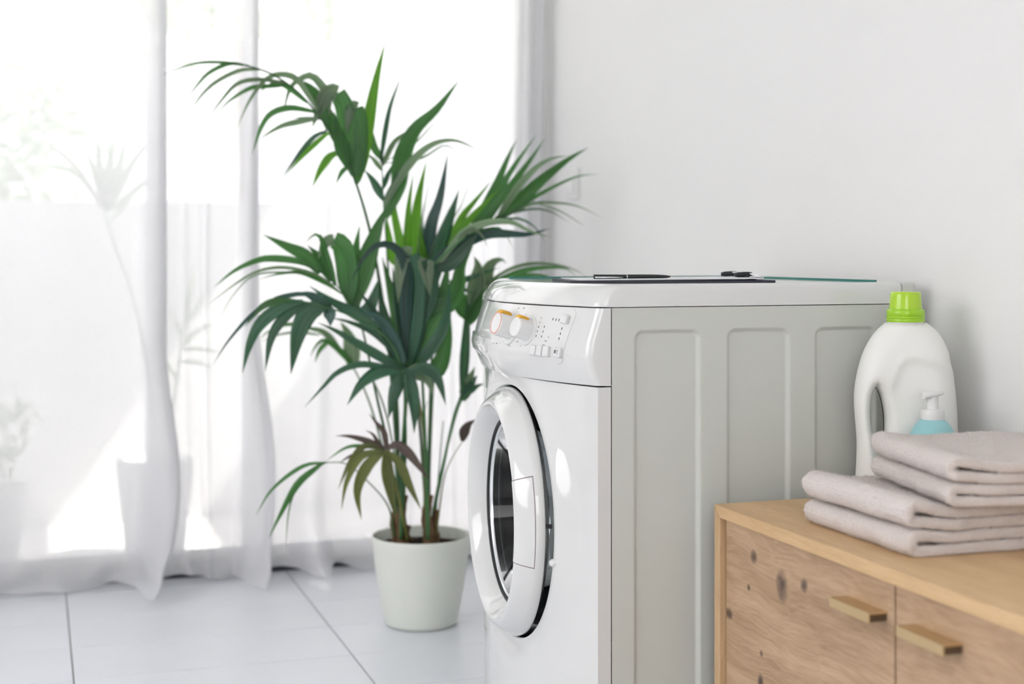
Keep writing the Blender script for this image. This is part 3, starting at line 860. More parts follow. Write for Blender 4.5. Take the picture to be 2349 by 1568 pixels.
for lx in (CX0+0.04, CX1-0.05):
    for ly in (CY0+0.06, CY1-0.06):
        MB().lathe([(0.0001,0.0),(0.011,0.0),(0.016,0.10)], 16, Matrix.Translation((lx, ly, 0))).build('leg', M['oakv'], cab)
XD = CX0+0.0105
dy = [(1.5525, CY1-tk-0.002), (1.088, 1.5485), (CY0+tk+0.002, 1.084)]
hand = [(1.568, 1.662), (1.412, 1.508), (0.98, 1.07)]
for (a, b), (h0, h1) in zip(dy, hand):
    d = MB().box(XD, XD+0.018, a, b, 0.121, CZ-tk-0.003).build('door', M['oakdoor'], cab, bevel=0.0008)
    hb = MB()
    ht, hp_ = 0.4415, 0.0275
    prof = [(XD+0.0005, ht), (XD-hp_, ht), (XD-hp_, ht-0.0125), (XD-hp_+0.0022, ht-0.0125), (XD-hp_+0.0022, ht-0.0022), (XD+0.0005, ht-0.0022)]
    hb.add([(x, h0, z) for x, z in prof]+[(x, h1, z) for x, z in prof],
           [(0,1,2,3,4,5)[::-1], (6,7,8,9,10,11)]+[(i, (i+1)%6, 6+(i+1)%6, 6+i) for i in range(6)])
    hobj = hb.build('handle', M['brass'], d, smooth=False)
    MB().box(XD-hp_+0.0022, XD+0.0005, h0+0.0015, h1-0.0015, ht-0.0115, ht-0.0022).build('hollow_shade', pmat('hollow_shade_brown', (0.10, 0.06, 0.03), 0.6), hobj, smooth=False)  # brown filling puts the shade inside the hollow profile into colour

# ------------------------------------------------------------------ detergent bottle
BX, BY = 1.346, 1.992
KS = 0.000308
def bpt(cx_, cy_): return ((cx_-600)*KS, (1155-cy_)*KS)
left = [bpt(*p) for p in [(492,226),(480,240),(440,275),(405,325),(376,380),(350,460),(332,550),(325,640),(331,740),(339,850),(338,950),(334,1050),(336,1120),(350,1155)]]
right = [bpt(*p) for p in [(694,226),(705,236),(745,265),(780,310),(806,365),(820,402),(821,432),(836,490),(850,590),(859,700),(863,820),(866,950),(866,1050),(864,1120),(850,1155)]]
hl_ = [bpt(*p) for p in [(434,572),(420,600),(410,650),(407,720),(412,790),(427,850),(440,905),(455,950)]]
hr_ = [bpt(*p) for p in [(434,572),(447,590),(463,635),(476,700),(480,770),(476,840),(468,900),(455,950)]]
def xat(poly, z):
    tab = sorted([(p[1], p[0]) for p in poly]); return interp(tab, z)
zt, zb = left[0][1], 0.0
hz1, hz0 = hl_[0][1], hl_[-1][1]
hole = catmull([(*p,0) for p in hl_], 40) + catmull([(*p,0) for p in hr_[::-1]], 40)[1:-1]
def pdist(x, z, poly, closed):
    best = 9
    n = len(poly)
    for i in range(n if closed else n-1):
        a, b = poly[i], poly[(i+1)%n]
        dx, dz = b[0]-a[0], b[1]-a[1]
        t = max(0, min(1, ((x-a[0])*dx+(z-a[1])*dz)/(dx*dx+dz*dz+1e-12)))
        best = min(best, math.hypot(x-a[0]-t*dx, z-a[1]-t*dz))
    return best
lsm = catmull([(*p,0) for p in left], 80); rsm = catmull([(*p,0) for p in right], 80)
ls2 = [(p.x,p.y) for p in lsm]; rs2 = [(p.x,p.y) for p in rsm]; hs2 = [(p.x,p.y) for p in hole]
hls = [(p.x,p.y) for p in catmull([(*p,0) for p in hl_], 60)]; hrs = [(p.x,p.y) for p in catmull([(*p,0) for p in hr_], 60)]
def fz(u): u = max(0, min(1, u)); return math.sqrt(max(0, 1-(1-u)**2))
def thick(x, z):
    T = interp([(0,.030),(0.006,.040),(0.03,.043),(0.17,.043),(0.22,.040),(0.255,.034),(0.275,.0315),(0.288,.030)], z)
    do = min(pdist(x, z, ls2, False), pdist(x, z, rs2, False))
    R = interp([(0,.03),(0.2,.034),(0.26,.036),(0.288,.0305)], z)
    t = T*fz(do/R)
    if hz0-0.05 < z < hz1+0.05:
        dh = pdist(x, z, hs2, True)
        t *= fz(dh/0.020)**0.9
    # pressed label field below an arch
    xa = xat(rs2, z); 
    arch = 0.226 - 0.045*((x-0.010)/0.075)**2 - 0.10*max(0, -(x+0.012))/0.05
    ins = min((arch-z)/0.006, (x+0.042)/0.02, 1.0)
    t -= 0.0042*smooth01(ins)*(1 if t > 0.006 else t/0.006)
    ridge = math.exp(-((z-arch-0.008)/0.005)**2)
    t += 0.0022*ridge*min(1, t/0.01)
    return max(t, 0.0)
NA, NG, NB = 14, 2, 30
zsb = []
z = 0.0
while z < zt-1e-4:
    zsb.append(z); z += 0.0025 if (z < 0.012 or hz0-0.012 < z < hz0+0.02 or hz1-0.02 < z < hz1+0.012) else 0.005
zsb.append(zt)
def cosp(a, b, n): return [a+(b-a)*(0.5-0.5*math.cos(math.pi*i/n)) for i in range(n+1)]
xrows = []
for z in zsb:
    xl, xr = xat(ls2, z), xat(rs2, z)
    if hz0 < z < hz1: a, b = xat(hls, z), xat(hrs, z)
    else:
        a = b = hls[0][0] if z >= hz1 else hls[-1][0]
        if z >= hz1:
            f_ = smooth01((z-hz1)/0.06); a = b = a*(1-f_)+(xl+(xr-xl)*0.30)*f_
    xrows.append((cosp(xl, a, NA), cosp(b, xr, NB)))
verts, faces = [], []
front, back = [], []
for z, (ca, cb) in zip(zsb, xrows):
    fr_, bk_ = [], []
    for x in ca+cb:
        t = thick(x, z)
        fr_.append(len(verts)); verts.append((x, -t, z)); bk_.append(len(verts)); verts.append((x, t, z))
    front.append(fr_); back.append(bk_)
nc = NA+1+NB+1
for i in range(len(zsb)-1):
    zm = (zsb[i]+zsb[i+1])/2
    for j in range(nc-1):
        if j == NA: 
            if hz0 < zm < hz1: continue
        faces.append((front[i][j], front[i][j+1], front[i+1][j+1], front[i+1][j]))
        faces.append((back[i][j], back[i+1][j], back[i+1][j+1], back[i][j+1]))
for j in range(nc-1):
    faces.append((front[0][j], back[0][j], back[0][j+1], front[0][j+1]))
    faces.append((front[-1][j], front[-1][j+1], back[-1][j+1], back[-1][j]))
bot = thing('detergent_bottle', 'large white detergent bottle with side handle and green cap', 'bottle', (BX, BY, CZ))
me = bpy.data.meshes.new('bottle_body'); me.from_pydata(verts, [], faces)
bm = bmesh.new(); bm.from_mesh(me)
bmesh.ops.remove_doubles(bm, verts=bm.verts, dist=0.00008)
bmesh.ops.recalc_face_normals(bm, faces=bm.faces)
bm.to_mesh(me); bm.free()
me.materials.append(M['bottle']); me.polygons.foreach_set('use_smooth', [True]*len(me.polygons)); me.set_sharp_from_angle(angle=math.radians(70))
ob = bpy.data.objects.new('bottle_body', me); COL.objects.link(ob); ob.parent = bot; ob.rotation_euler = (0, 0, math.radians(-25))
sb = ob.modifiers.new('soft', 'SMOOTH'); sb.factor = 0.5; sb.iterations = 7
fr = Matrix.Translation((BX-0.0025, BY, CZ))
MB().lathe([(0.024,0.282),(0.0285,0.2845),(0.0285,0.289)], 40, fr).build('neck', M['bottle'], bot)
MB().lathe([(0.026,0.2855),(0.0302,0.2858),(0.0306,0.2875),(0.0306,0.2905),(0.0298,0.2915),(0.0306,0.2925),(0.0306,0.2945),(0.0298,0.2953),(0.0305,0.2962),(0.0304,0.3035),(0.0290,0.3060),(0.0262,0.3068)], 56, fr).build('cap', M['capgreen'], bot, auto=50)
MB().lathe([(0.0262,0.3062),(0.0260,0.311),(0.0245,0.3305),(0.0236,0.3335),(0.0215,0.3345),(0.0001,0.3345)], 56, fr).build('cap_cup', M['capcup'], bot, auto=50)

# ------------------------------------------------------------------ soap dispenser
DX, DY = 1.332, 1.902
dis = thing('soap_dispenser', 'small aqua soap dispenser with white pump behind the towels', 'soap dispenser', (DX, DY, CZ))
fr = Matrix.Translation((DX, DY, CZ))
MB().lathe([(0.0001,0.0),(0.034,0.0),(0.0375,0.003),(0.0385,0.010),(0.0392,0.05),(0.0400,0.078),(0.0385,0.098),(0.0345,0.114),(0.0280,0.127),(0.0215,0.1345),(0.0185,0.1365),(0.0180,0.138)], 56, fr).build('bottle_body', M['aqua'], dis, auto=60)
MB().lathe([(0.0165,0.1362),(0.0180,0.1366),(0.0182,0.138),(0.0180,0.150),(0.0172,0.1525),(0.0100,0.1535),(0.0096,0.1545)], 48, fr).build('collar', M['pumpw'], dis, auto=50)
MB().lathe([(0.0092,0.153),(0.0092,0.160),(0.0086,0.1665),(0.0092,0.173),(0.0098,0.175)], 32, fr).build('pump_neck', M['pumpw'], dis, auto=60)
hd = MB()
prof = []
for u, hw, zb_, zt_ in ((-0.0180,.0052,.1690,.1795),(-0.0165,.0062,.1692,.1812),(-0.008,.0085,.1705,.1812),(0.0,.0102,.1725,.1806),(0.009,.0105,.1740,.1803),(0.0155,.0085,.1765,.1806),(0.0172,.005,.1780,.1803)):
    ring = []
    for i in range(16):
        a = 2*math.pi*i/16; ca, sa = math.cos(a), math.sin(a)
        ring.append((DX+u, DY+hw*(abs(ca)**0.6)*(1 if ca > 0 else -1), CZ+(zb_+zt_)/2+(zt_-zb_)/2*(abs(sa)**0.6)*(1 if sa > 0 else -1)))
    prof.append(ring)
hd.grid(prof, close=True)
hd.f.append(tuple(range(16))); hd.f.append(tuple(range(6*16, 7*16))[::-1])
hd.build('pump_head', M['pumpw'], dis, auto=60)

# ------------------------------------------------------------------ folded towels
def towel(name, label, org, rot, length, width, zbase, seed, th=0.0150, lift=lambda x, y: 0.0, bulge=1.0):
    """serpentine of four layers: folds on the left, open layered ends towards the viewer"""
    def lay(n, x):
        g = math.exp(-(x/0.045)**2)*bulge
        base = [0.5, 1.55, 2.62, 3.68][n]*th
        return base + g*[0.0, 0.0055, 0.0072, 0.0150][n]
    W = width
    pts = []
    N = 80
    def run(n, a, b):
        for i in range(N+1):
            x = a+(b-a)*i/N; pts.append((x, lay(n, x)))
    def fold(x, n, side):
        zA, zB = lay(n, x), lay(n+1, x)
        c, r = (zA+zB)/2, (zB-zA)/2
        for i in range(1, 12):
            a = -math.pi/2+math.pi*i/12
            pts.append((x+side*r*1.05*math.cos(a), c+r*math.sin(a)))
    run(0, W, 0.014); fold(0.014, 0, -1); run(1, 0.014, W); fold(W, 1, 1); run(2, W, 0.012); fold(0.012, 2, -1); run(3, 0.012, W)
    C = [Vector((p[0], p[1])) for p in pts]
    nrm = []
    for i in range(len(C)):
        t = C[min(i+1, len(C)-1)]-C[max(i-1, 0)]; t.normalize(); nrm.append(Vector((-t.y, t.x)))
    NR = 84
    rows = []
    rnd_off = Vector((seed*3.7, seed*1.3, seed*5.1))
    cr, sr = math.cos(rot), math.sin(rot)
    for r in range(-4, NR+5):
        if r < 0: y = 0.004*(1-math.cos(math.pi/2*(r+4)/4)) ; ed = math.sin(math.pi/2*(r+4)/4)
        elif r > NR: y = length - 0.004*(1-math.cos(math.pi/2*(NR+4-r)/4)); ed = math.sin(math.pi/2*(NR+4-r)/4)
        else: y = 0.004+(length-0.008)*r/NR; ed = 1.0
        ed = 0.18+0.82*ed
        ring = []
        for side in (1, -1):
            seq = range(len(C)) if side == 1 else range(len(C)-1, -1, -1)
            for i in seq:
                h = th*0.5*1.02*ed*side
                c = C[i]+nrm[i]*h
                p = Vector((c.x*1.0, y, c.y))
                big = noise.noise(Vector((p.x*14, y*9, C[i].y*30))+rnd_off)
                fine = noise.noise(Vector((p.x*260, y*260, p.z*260))+rnd_off)+0.7*noise.noise(Vector((p.x*520, y*520, p.z*520)))
                d = 0.0013*fine*side
                px = p.x+nrm[i].x*d; pz = p.z+nrm[i].y*d
                py = y + 0.004*noise.noise(Vector((p.x*22, C[i].y*160, seed)))*(1 if (y < 0.05 or y > length-0.05) else 0) + 0.0006*fine
                pz += 0.0022*big*min(1, pz/0.02)
                px += 0.004*noise.noise(Vector((y*16, pz*30, seed*2.0)))
                X = org[0]+px*cr-py*sr; Y = org[1]+px*sr+py*cr
                ring.append((X, Y, zbase+max(pz, 0.0004)+lift(px, py)))
        rows.append(ring)
    mb = MB().grid(rows, close=True)
    n = len(rows[0]); hlf = n//2
    for base in (0, (len(rows)-1)*n):
        for i in range(hlf-1):
            q = (base+i, base+i+1, base+n-2-i, base+n-1-i)
            mb.f.append(q if base == 0 else q[::-1])
    o = mb.build(name, M['towel'], recalc=True)
    rg = random.Random(seed); pile = MB()
    nr = len(rows); vv = mb.v; nn = n
    for _ in range(80000):
        ri = rg.randrange(nr); ci = rg.randrange(nn)
        p = Vector(vv[ri*nn+ci])
        a = Vector(vv[min(ri+1, nr-1)*nn+ci])-Vector(vv[max(ri-1, 0)*nn+ci]); b2 = Vector(vv[ri*nn+(ci+1) % nn])-Vector(vv[ri*nn+(ci-1) % nn])
        nv = p-Vector(vv[ri*nn+nn-1-ci])
        if nv.length < 1e-10: continue
        nv.normalize()
        if ri < 5: nv = Vector((sr, -cr, 0))*0.8 + nv*0.5*rg.choice((-1, 1))
        dr_ = (nv+Vector((rg.gauss(0,.7), rg.gauss(0,.7), rg.gauss(0,.7)))).normalized()
        sdv = dr_.orthogonal().normalized()*0.00042
        q = p+Vector((rg.uniform(-.0015,.0015), rg.uniform(-.0015,.0015), 0)); ln = rg.uniform(0.0022, 0.0052)
        tip = q+dr_*ln
        if tip.z < zbase+0.0003: continue
        pile.add([q-sdv, q+sdv, tip], [(0,1,2)])
    pl_ = pile.build('terry_pile', M['towel'], o, recalc=False, smooth=False); pl_['kind'] = 'stuff'
    return tag(o, label, 'towel', 'folded towels on the sideboard')
towel('folded_towel', 'wide beige terry towel folded flat on the oak sideboard, under another towel', (1.078, 1.588), math.radians(-0.5), 0.270, 0.300, CZ, 2)
def sag(x, y): return -0.0085*math.exp(-((x)/0.07)**2)*0 + 0.006*math.exp(-((x-0.17)/0.07)**2)*smooth01(y/0.2)
towel('folded_towel', 'beige terry towel folded on top of the wider towel', (1.128, 1.572), math.radians(-11.5), 0.272, 0.262, CZ+0.0655, 5, th=0.0140, lift=sag, bulge=0.55)

# ------------------------------------------------------------------ potted palm
PD = 3.46
pc = PT(966, 1440, PD); PXc, PYc = pc.x, pc.y
palm = thing('potted_palm', 'tall green palm with arching fronds in a pale pot', 'potted plant', (PXc, PYc, 0))
fr = Matrix.Translation((PXc, PYc, 0))
MB().lathe([(0.0001,0.0),(0.078,0.0),(0.086,0.004),(0.0895,0.012),(0.1040,0.090),(0.1130,0.150),(0.1180,0.200),(0.1192,0.2140),(0.1185,0.2165),(0.1165,0.2160),(0.1150,0.2120),(0.1100,0.16),(0.1080,0.13)], 72, fr).build('pot', M['pot'], palm, auto=70)
mb = MB(); rows = []
for i in range(10):
    r = 0.1125*i/9
    rows.append([(PXc+r*math.cos(2*math.pi*j/36), PYc+r*math.sin(2*math.pi*j/36), 0.188+0.010*(1-i/9)+0.005*noise.noise(Vector((i*1.3, j*0.7, 2)))) for j in range(36)])
MB().grid(rows, close=True).build('soil', M['soil'], palm)
# fibrous stem bases
for (bx_, dd, r0, hh) in ((922, -0.02, 0.0135, 0.13), (905, 0.01, 0.0085, 0.10), (981, -0.02, 0.0125, 0.13), (998, 0.005, 0.0080, 0.09), (936, 0.015, 0.0065, 0.05)):
    b0 = PT(bx_, 1238, PD+dd); b0.z = 0.185
    pts = [b0+Vector((0.004*math.sin(k_*1.3), 0, hh*k_/6)) for k_ in range(7)]
    MB().tube(catmull(pts, 14), [r0*(1.25-0.45*i/13+0.08*math.sin(i*2.1)) for i in range(14)], 12).build('stem_base', M['fibre'], palm)

def leaf_mesh(pts, wid, fold, twist, view, n=None, peak=0.38, w0=0.30, blunt=False):
    """pts: 3D points base to tip, wid: greatest width"""
    L = sum((b-a).length for a, b in zip(pts, pts[1:]))
    n = n or max(9, min(22, int(L/0.02)+6))
    C = catmull(pts, n)
    rows = []
    for i in range(n):
        t = i/(n-1)
        T = (C[min(i+1, n-1)]-C[max(i-1, 0)])
        if T.length < 1e-9: T = Vector((0,0,1))
        T.normalize()
        V = view - T*view.dot(T)
        if V.length < 1e-4: V = Vector((0,0,1))-T*T.z
        V.normalize()
        S = T.cross(V).normalized()
        a = twist*(0.5+0.7*t)
        S2 = S*math.cos(a)+V*math.sin(a); V2 = V*math.cos(a)-S*math.sin(a)
        if t < peak: w = w0+(1-w0)*math.sin(math.pi/2*(t/peak))**0.9
        elif blunt: w = 1-0.18*((t-peak)/(1-peak))**2
        else: w = max(0.0, 1-((t-peak)/(1-peak))**1.28)
        w = wid*0.5*max(w, 0.015)/max(0.75, math.cos(a))
        row = []
        pleat = 0.13 if wid > 0.026 else 0.05
        for ks in range(9):
            s = -1+ks/4
            row.append(C[i]+S2*(w*s) - V2*(w*fold*(1-abs(s)**1.2)) + V2*(pleat*w*(1 if ks % 2 else -1)))
        rows.append(row)
    return MB().grid(rows)

def nearest_on(poly, p):
    best, bi = 1e9, None
    for q in poly:
        d = (q.x-p[0])**2+(q.y-p[1])**2
        if d < best: best, bi = d, q
    return bi

leaf_rng = random.Random(11)
def frond(stem, rad, leaves, stem_mat='stem', depth0=PD, parent=None, spread=0.30, wscale=1.0, matmap=None):
    """stem: (px, py, depth offset) from the pot upwards; leaves: (points px, width px, material, optional tip depth factor)"""
    S = catmull([Vector(s) for s in stem], 60)
    pts = [PT(s.x, s.y, depth0+s.z) for s in S]
    r0, r1 = rad
    fo = MB().tube(pts, [r0+(r1-r0)*(i/59)**0.9 for i in range(60)], 8).build('frond', M[stem_mat], parent)
    k = 0
    for li, lf in enumerate(leaves):
        nxt_tip = li+1 < len(leaves) and leaves[li+1][1] < 0
        P, w, mt = lf[0], lf[1], lf[2]
        fac = lf[3] if len(lf) > 3 else None
        base = nearest_on(S, P[0])
        tipleaf = w < 0; w = abs(w)
        if tipleaf: base = Vector((P[0][0], P[0][1], last_z))
        gap = math.hypot(base.x-P[0][0], base.y-P[0][1])
        L2 = sum(math.hypot(b[0]-a[0], b[1]-a[1]) for a, b in zip(P, P[1:]))*depth0/FPX
        sgn = 1 if k % 2 == 0 else -1
        if fac is None: fac = sgn*leaf_rng.uniform(0.35, 1.0)
        dtip = fac*spread*L2
        PP = list(P)
        if gap > 4: PP = [(base.x, base.y)] + PP
        acc = [0.0]
        for a, b in zip(PP, PP[1:]): acc.append(acc[-1]+math.hypot(b[0]-a[0], b[1]-a[1]))
        last_z = base.z+dtip
        p3 = [PT(q[0], q[1], depth0+base.z+dtip*(s/acc[-1])) for q, s in zip(PP, acc)]
        mid = p3[len(p3)//2]
        view = (Vector((0,0,CAMZ))-mid).normalized()
        view = (view+Vector((leaf_rng.uniform(-.25,.25), leaf_rng.uniform(-.25,.25), 0.35))).normalized()
        m = leaf_mesh(p3, w*depth0/FPX*1.12*wscale, leaf_rng.uniform(0.15, 0.35)*(-1 if leaf_rng.random() < 0.3 else 1), leaf_rng.uniform(-0.35, 0.35)*(0.3 if tipleaf else 1), view, None, 0.12 if tipleaf else 0.38, 0.95 if tipleaf else 0.30, nxt_tip)
        lo = m.build('leaflet', M[matmap or mt], fo, recalc=False)
        uvl = lo.data.uv_layers.new(name='UVMap')
        nrow = len(m.v)//9
        vi = [0]*len(lo.data.loops); lo.data.loops.foreach_get('vertex_index', vi)
        flat = []
        for q in vi: flat += [(q % 9)/8.0, (q//9)/(nrow-1)]
        uvl.data.foreach_set('uv', flat)
        k += 1
    return fo

B_, MD, DK, BL, PA, OL, BR = 'lf_brite', 'lf_mid', 'lf_dark', 'lf_blue', 'lf_pale', 'lf_olive', 'lf_brown'
P1, P2 = (920, 1236), (982, 1236)
# A: tall frond arching over to the left
frond([(*P1,0),(912,1050,-.01),(892,800,-.02),(866,620,-.03),(846,519,-.04),(819,427,-.05),(785,345,-.07),(735,270,-.09),(680,208,-.11),(620,168,-.13),(560,149,-.15)], (0.0062, 0.0021), [
  ([(770,325),(748,250),(722,205),(690,182)],22,MD),
  ([(705,235),(668,205),(630,190),(590,215)],12,MD),
  ([(827,397),(843,290),(862,185),(884,94)],27,B_),
  ([(819,416),(827,330),(828,275),(820,246)],30,MD,-.2),
  ([(820,246),(811,243),(802,256),(794,308)],-26,PA,-.3),
  ([(812,404),(800,310),(790,245),(774,213)],42,MD,-0.3),
  ([(774,213),(758,210),(744,224),(732,252),(716,292)],-36,PA,-0.4),
  ([(800,385),(775,300),(765,255)],34,MD),
  ([(745,286),(752,225),(722,178),(697,176),(666,202),(649,262)],17,PA),
  ([(727,251),(704,213),(678,179),(639,170),(605,186),(570,235),(544,293)],13,PA),
  ([(755,300),(735,240),(706,200),(680,180)],20,MD),
  ([(660,190),(590,182),(544,192),(512,225),(478,270)],10,PA),
  ([(655,195),(605,198),(574,202),(530,228),(498,259)],10,MD),
  ([(600,160),(551,161),(500,185),(465,215),(433,259)],9,PA),
  ([(565,150),(525,146),(479,167),(450,198),(429,225)],9,MD),
  ([(574,151),(513,143),(444,146),(368,174)],7,MD,0.2),
  ([(720,256),(666,247),(624,259),(600,290),(578,355)],15,MD),
  ([(727,270),(685,279),(643,290),(593,320)],12,PA),
  ([(750,300),(724,311),(697,339),(670,375),(645,410)],10,DK),
  ([(752,306),(720,332),(690,362),(655,402)],12,B_),
  ([(785,348),(758,358),(735,389),(716,430)],18,B_),
  ([(798,383),(785,393),(770,422)],11,MD),
  ([(730,272),(700,270),(668,270)],6,DK)], parent=palm)
# B: upright frond in the middle
frond([(*P1,.02),(912,1000,.03),(903,800,.05),(892,640,.06),(884,520,.07),(879,450,.075),(876,375,.08)], (0.0058, 0.0018), [
  ([(876,352),(891,262),(905,215),(924,168)],12,DK),
  ([(877,381),(905,325),(947,297),(962,292)],13,PA),
  ([(884,500),(912,430),(922,360),(951,297),(1003,248),(1056,180)],40,MD,-0.3),
  ([(882,470),(916,409),(954,360),(996,329),(1045,322),(1101,346)],19,PA),
  ([(960,365),(1017,334),(1045,346),(1080,378)],5,MD),
  ([(950,330),(996,283),(1017,287),(1035,315)],4,PA),
  ([(876,365),(859,339),(850,297),(848,262)],17,MD),
  ([(877,392),(856,364),(838,352)],12,PA),
  ([(880,460),(856,415),(835,388)],19,DK),
  ([(882,460),(903,425),(912,388)],15,DK),
  ([(880,430),(890,400),(905,370)],12,DK)], parent=palm)
# C: young leaves, coloured backlit-bright, standing up in the centre
frond([(*P2,.02),(965,1000,.05),(950,850,.06),(948,700,.06),(948,590,.06)], (0.0052, 0.0022), [
  ([(930,640),(918,560),(902,470),(907,381)],20,B_),
  ([(935,640),(934,560),(937,480),(949,392)],17,B_),
  ([(945,640),(950,560),(958,466),(979,364)],26,B_),
  ([(955,600),(965,520),(993,374)],4,PA),
  ([(965,640),(978,580),(990,510),(1010,448),(1027,352)],28,BL,-0.4),
  ([(985,650),(1003,590),(1025,520),(1042,470),(1054,432)],38,DK,-0.3),
  ([(1010,600),(1042,536),(1062,494),(1091,459),(1131,409)],22,B_),
  ([(1015,610),(1042,552),(1066,515),(1109,469),(1151,427)],20,B_),
  ([(1040,500),(1075,430),(1109,388)],4,PA),
  ([(905,600),(893,540),(886,490)],18,B_),
  ([(965,640),(962,590),(972,500)],18,MD),
  ([(975,630),(968,560),(962,520)],22,B_)], parent=palm, stem_mat='stem')
# D: frond reaching to the wall on the right
frond([(*P2,.0),(985,1000,.02),(992,800,.05),(1010,680,.08),(1040,590,.10),(1080,540,.11),(1130,508,.12),(1180,482,.12),(1230,450,.12)], (0.0055, 0.0014), [
  ([(1073,535),(1105,490),(1140,420),(1168,355),(1187,318)],22,MD),
  ([(1110,512),(1135,460),(1172,392),(1231,308)],16,MD),
  ([(1123,505),(1150,455),(1180,415),(1221,360),(1249,318)],19,MD),
  ([(1140,500),(1165,462),(1195,420),(1235,380),(1270,362),(1307,357)],18,PA),
  ([(1128,512),(1182,468),(1238,416),(1301,367),(1350,338)],28,MD,0.2),
  ([(1150,500),(1179,482),(1238,445),(1319,406),(1375,399)],10,MD,0.2),
  ([(1140,508),(1214,469),(1273,465),(1326,473),(1382,499)],7,PA,0.1),
  ([(1220,462),(1249,471),(1291,487),(1343,520)],4,PA,0.1),
  ([(1120,512),(1168,490),(1221,479),(1263,485),(1308,511)],7,DK,0.2),
  ([(1100,520),(1151,504),(1193,502),(1228,522),(1252,557)],7,DK,-0.4),
  ([(1060,560),(1085,530),(1115,500),(1150,470)],26,MD),
  ([(1090,535),(1120,490),(1160,440),(1185,400)],18,MD),
  ([(1045,590),(1070,555),(1100,530)],26,B_)], parent=palm)
# E: dark low arching blades to the right
frond([(*P2,-.03),(975,1000,-.05),(968,820,-.08),(975,690,-.11),(993,616,-.13),(1028,575,-.14),(1066,545,-.15)], (0.0050, 0.0020), [
  ([(985,640),(1028,585),(1066,555),(1116,536),(1170,536),(1214,537),(1262,523)],26,BL,-0.2),
  ([(1010,600),(1040,560),(1066,532),(1116,511),(1172,509),(1214,529),(1266,545)],16,PA,-0.4),
  ([(1066,540),(1130,522),(1154,529),(1179,571)],5,MD),
  ([(1050,550),(1080,525),(1105,539),(1118,566)],7,PA),
  ([(990,630),(1005,590),(1030,560)],22,BL),
  ([(1000,615),(1040,600),(1075,560),(1100,530)],30,DK)], parent=palm)
# F: broad dark blades in the middle, tips curled over
frond([(*P1,-.04),(925,1060,-.06),(932,920,-.09),(938,840,-.11),(945,760,-.12)], (0.0052, 0.0030), [
  ([(938,840),(955,730),(960,640),(944,583)],36,DK,-0.4),
  ([(944,583),(932,580),(922,590),(916,630),(913,696)],-32,PA,-0.4),
  ([(950,760),(985,690),(990,630),(980,594)],30,DK,-0.5),
  ([(980,594),(977,600),(981,635),(987,680)],-32,PA,-0.2),
  ([(935,820),(932,700),(932,610),(905,566),(866,561),(835,590),(806,644)],28,BL,-0.5),
  ([(937,850),(962,730),(976,650),(978,600)],36,DK,-0.3),
  ([(940,850),(995,740),(1018,660),(1030,590)],36,MD,-0.2),
  ([(942,850),(985,800),(1020,740),(1033,650)],32,DK),
  ([(935,840),(915,740),(893,650),(876,588)],28,MD,0.3),
  ([(960,860),(1002,850),(1024,780),(1030,690)],34,MD,0.4),
  ([(930,850),(900,790),(880,720),(868,650)],30,DK,0.3),
  ([(938,830),(926,760),(912,690),(900,610)],26,DK,0.2),
  ([(985,700),(1030,690),(1052,650),(1057,613),(1085,563)],46,MD,0.3),
  ([(945,780),(965,700),(968,640)],30,BL,-0.2)], parent=palm)
# G: frond to the left at mid height
frond([(*P1,-.02),(895,1050,-.04),(862,900,-.07),(842,800,-.10),(825,735,-.12),(800,690,-.13),(768,650,-.15),(728,617,-.16)], (0.0050, 0.0014), [
  ([(812,705),(832,625),(858,545),(875,500),(889,471)],42,MD,0.2),
  ([(800,690),(795,610),(784,562),(766,549)],44,MD,-0.3),
  ([(766,549),(752,552),(742,564),(729,594)],-26,PA,-.4),
  ([(806,695),(812,620),(818,560),(825,517)],26,MD,0.4),
  ([(770,655),(748,590),(738,548),(722,537),(703,554)],18,MD,-0.4),
  ([(740,628),(700,585),(660,565),(604,538)],28,MD,0.3),
  ([(760,645),(733,590),(705,562)],24,MD),
  ([(739,625),(690,600),(625,592),(586,598),(537,621),(490,659)],16,MD,-0.2),
  ([(766,655),(720,627),(651,613),(594,621),(544,648),(475,700)],7,PA,-0.3),
  ([(785,674),(751,651),(690,625),(640,628),(594,640)],10,MD),
  ([(720,625),(594,628),(537,674),(502,735)],4,PA),
  ([(820,720),(850,700),(868,640)],26,DK,0.4),
  ([(815,710),(800,650),(772,600)],34,MD)], parent=palm)
# H: frond to the lower left, leaflets hanging
frond([(*P1,-.05),(922,1050,-.08),(928,900,-.12),(905,800,-.15),(850,745,-.17),(790,718,-.19),(745,704,-.20),(700,692,-.21),(660,684,-.22)], (0.0050, 0.0014), [
  ([(900,800),(862,720),(824,667)],22,DK,0.4),
  ([(870,755),(816,720),(760,690),(709,655)],22,DK,0.3),
  ([(750,705),(728,686),(697,674),(660,678),(625,690),(575,724),(525,780),(487,838)],10,BL,-0.2),
  ([(752,706),(756,712),(748,700),(728,705),(705,720),(684,766),(667,858)],38,DK,-0.5),
  ([(755,706),(752,708),(757,725),(758,748)],26,BL,-0.5),
  ([(708,694),(680,705),(644,736),(621,778),(608,852)],22,DK,-0.4),
  ([(690,692),(650,702),(602,736),(574,785),(556,856)],26,DK,-0.3),
  ([(672,688),(625,692),(594,709),(561,750)],17,MD,0.3),
  ([(760,712),(736,690),(705,674),(680,672)],24,BL,0.2),
  ([(928,850),(890,828),(824,789),(770,758),(728,739)],20,DK,-0.4),
  ([(930,830),(862,766),(800,738),(755,728)],15,DK,0.3),
  ([(925,830),(881,743),(840,715),(816,700)],24,BL),
  ([(930,870),(905,820),(880,780)],26,DK)], parent=palm)
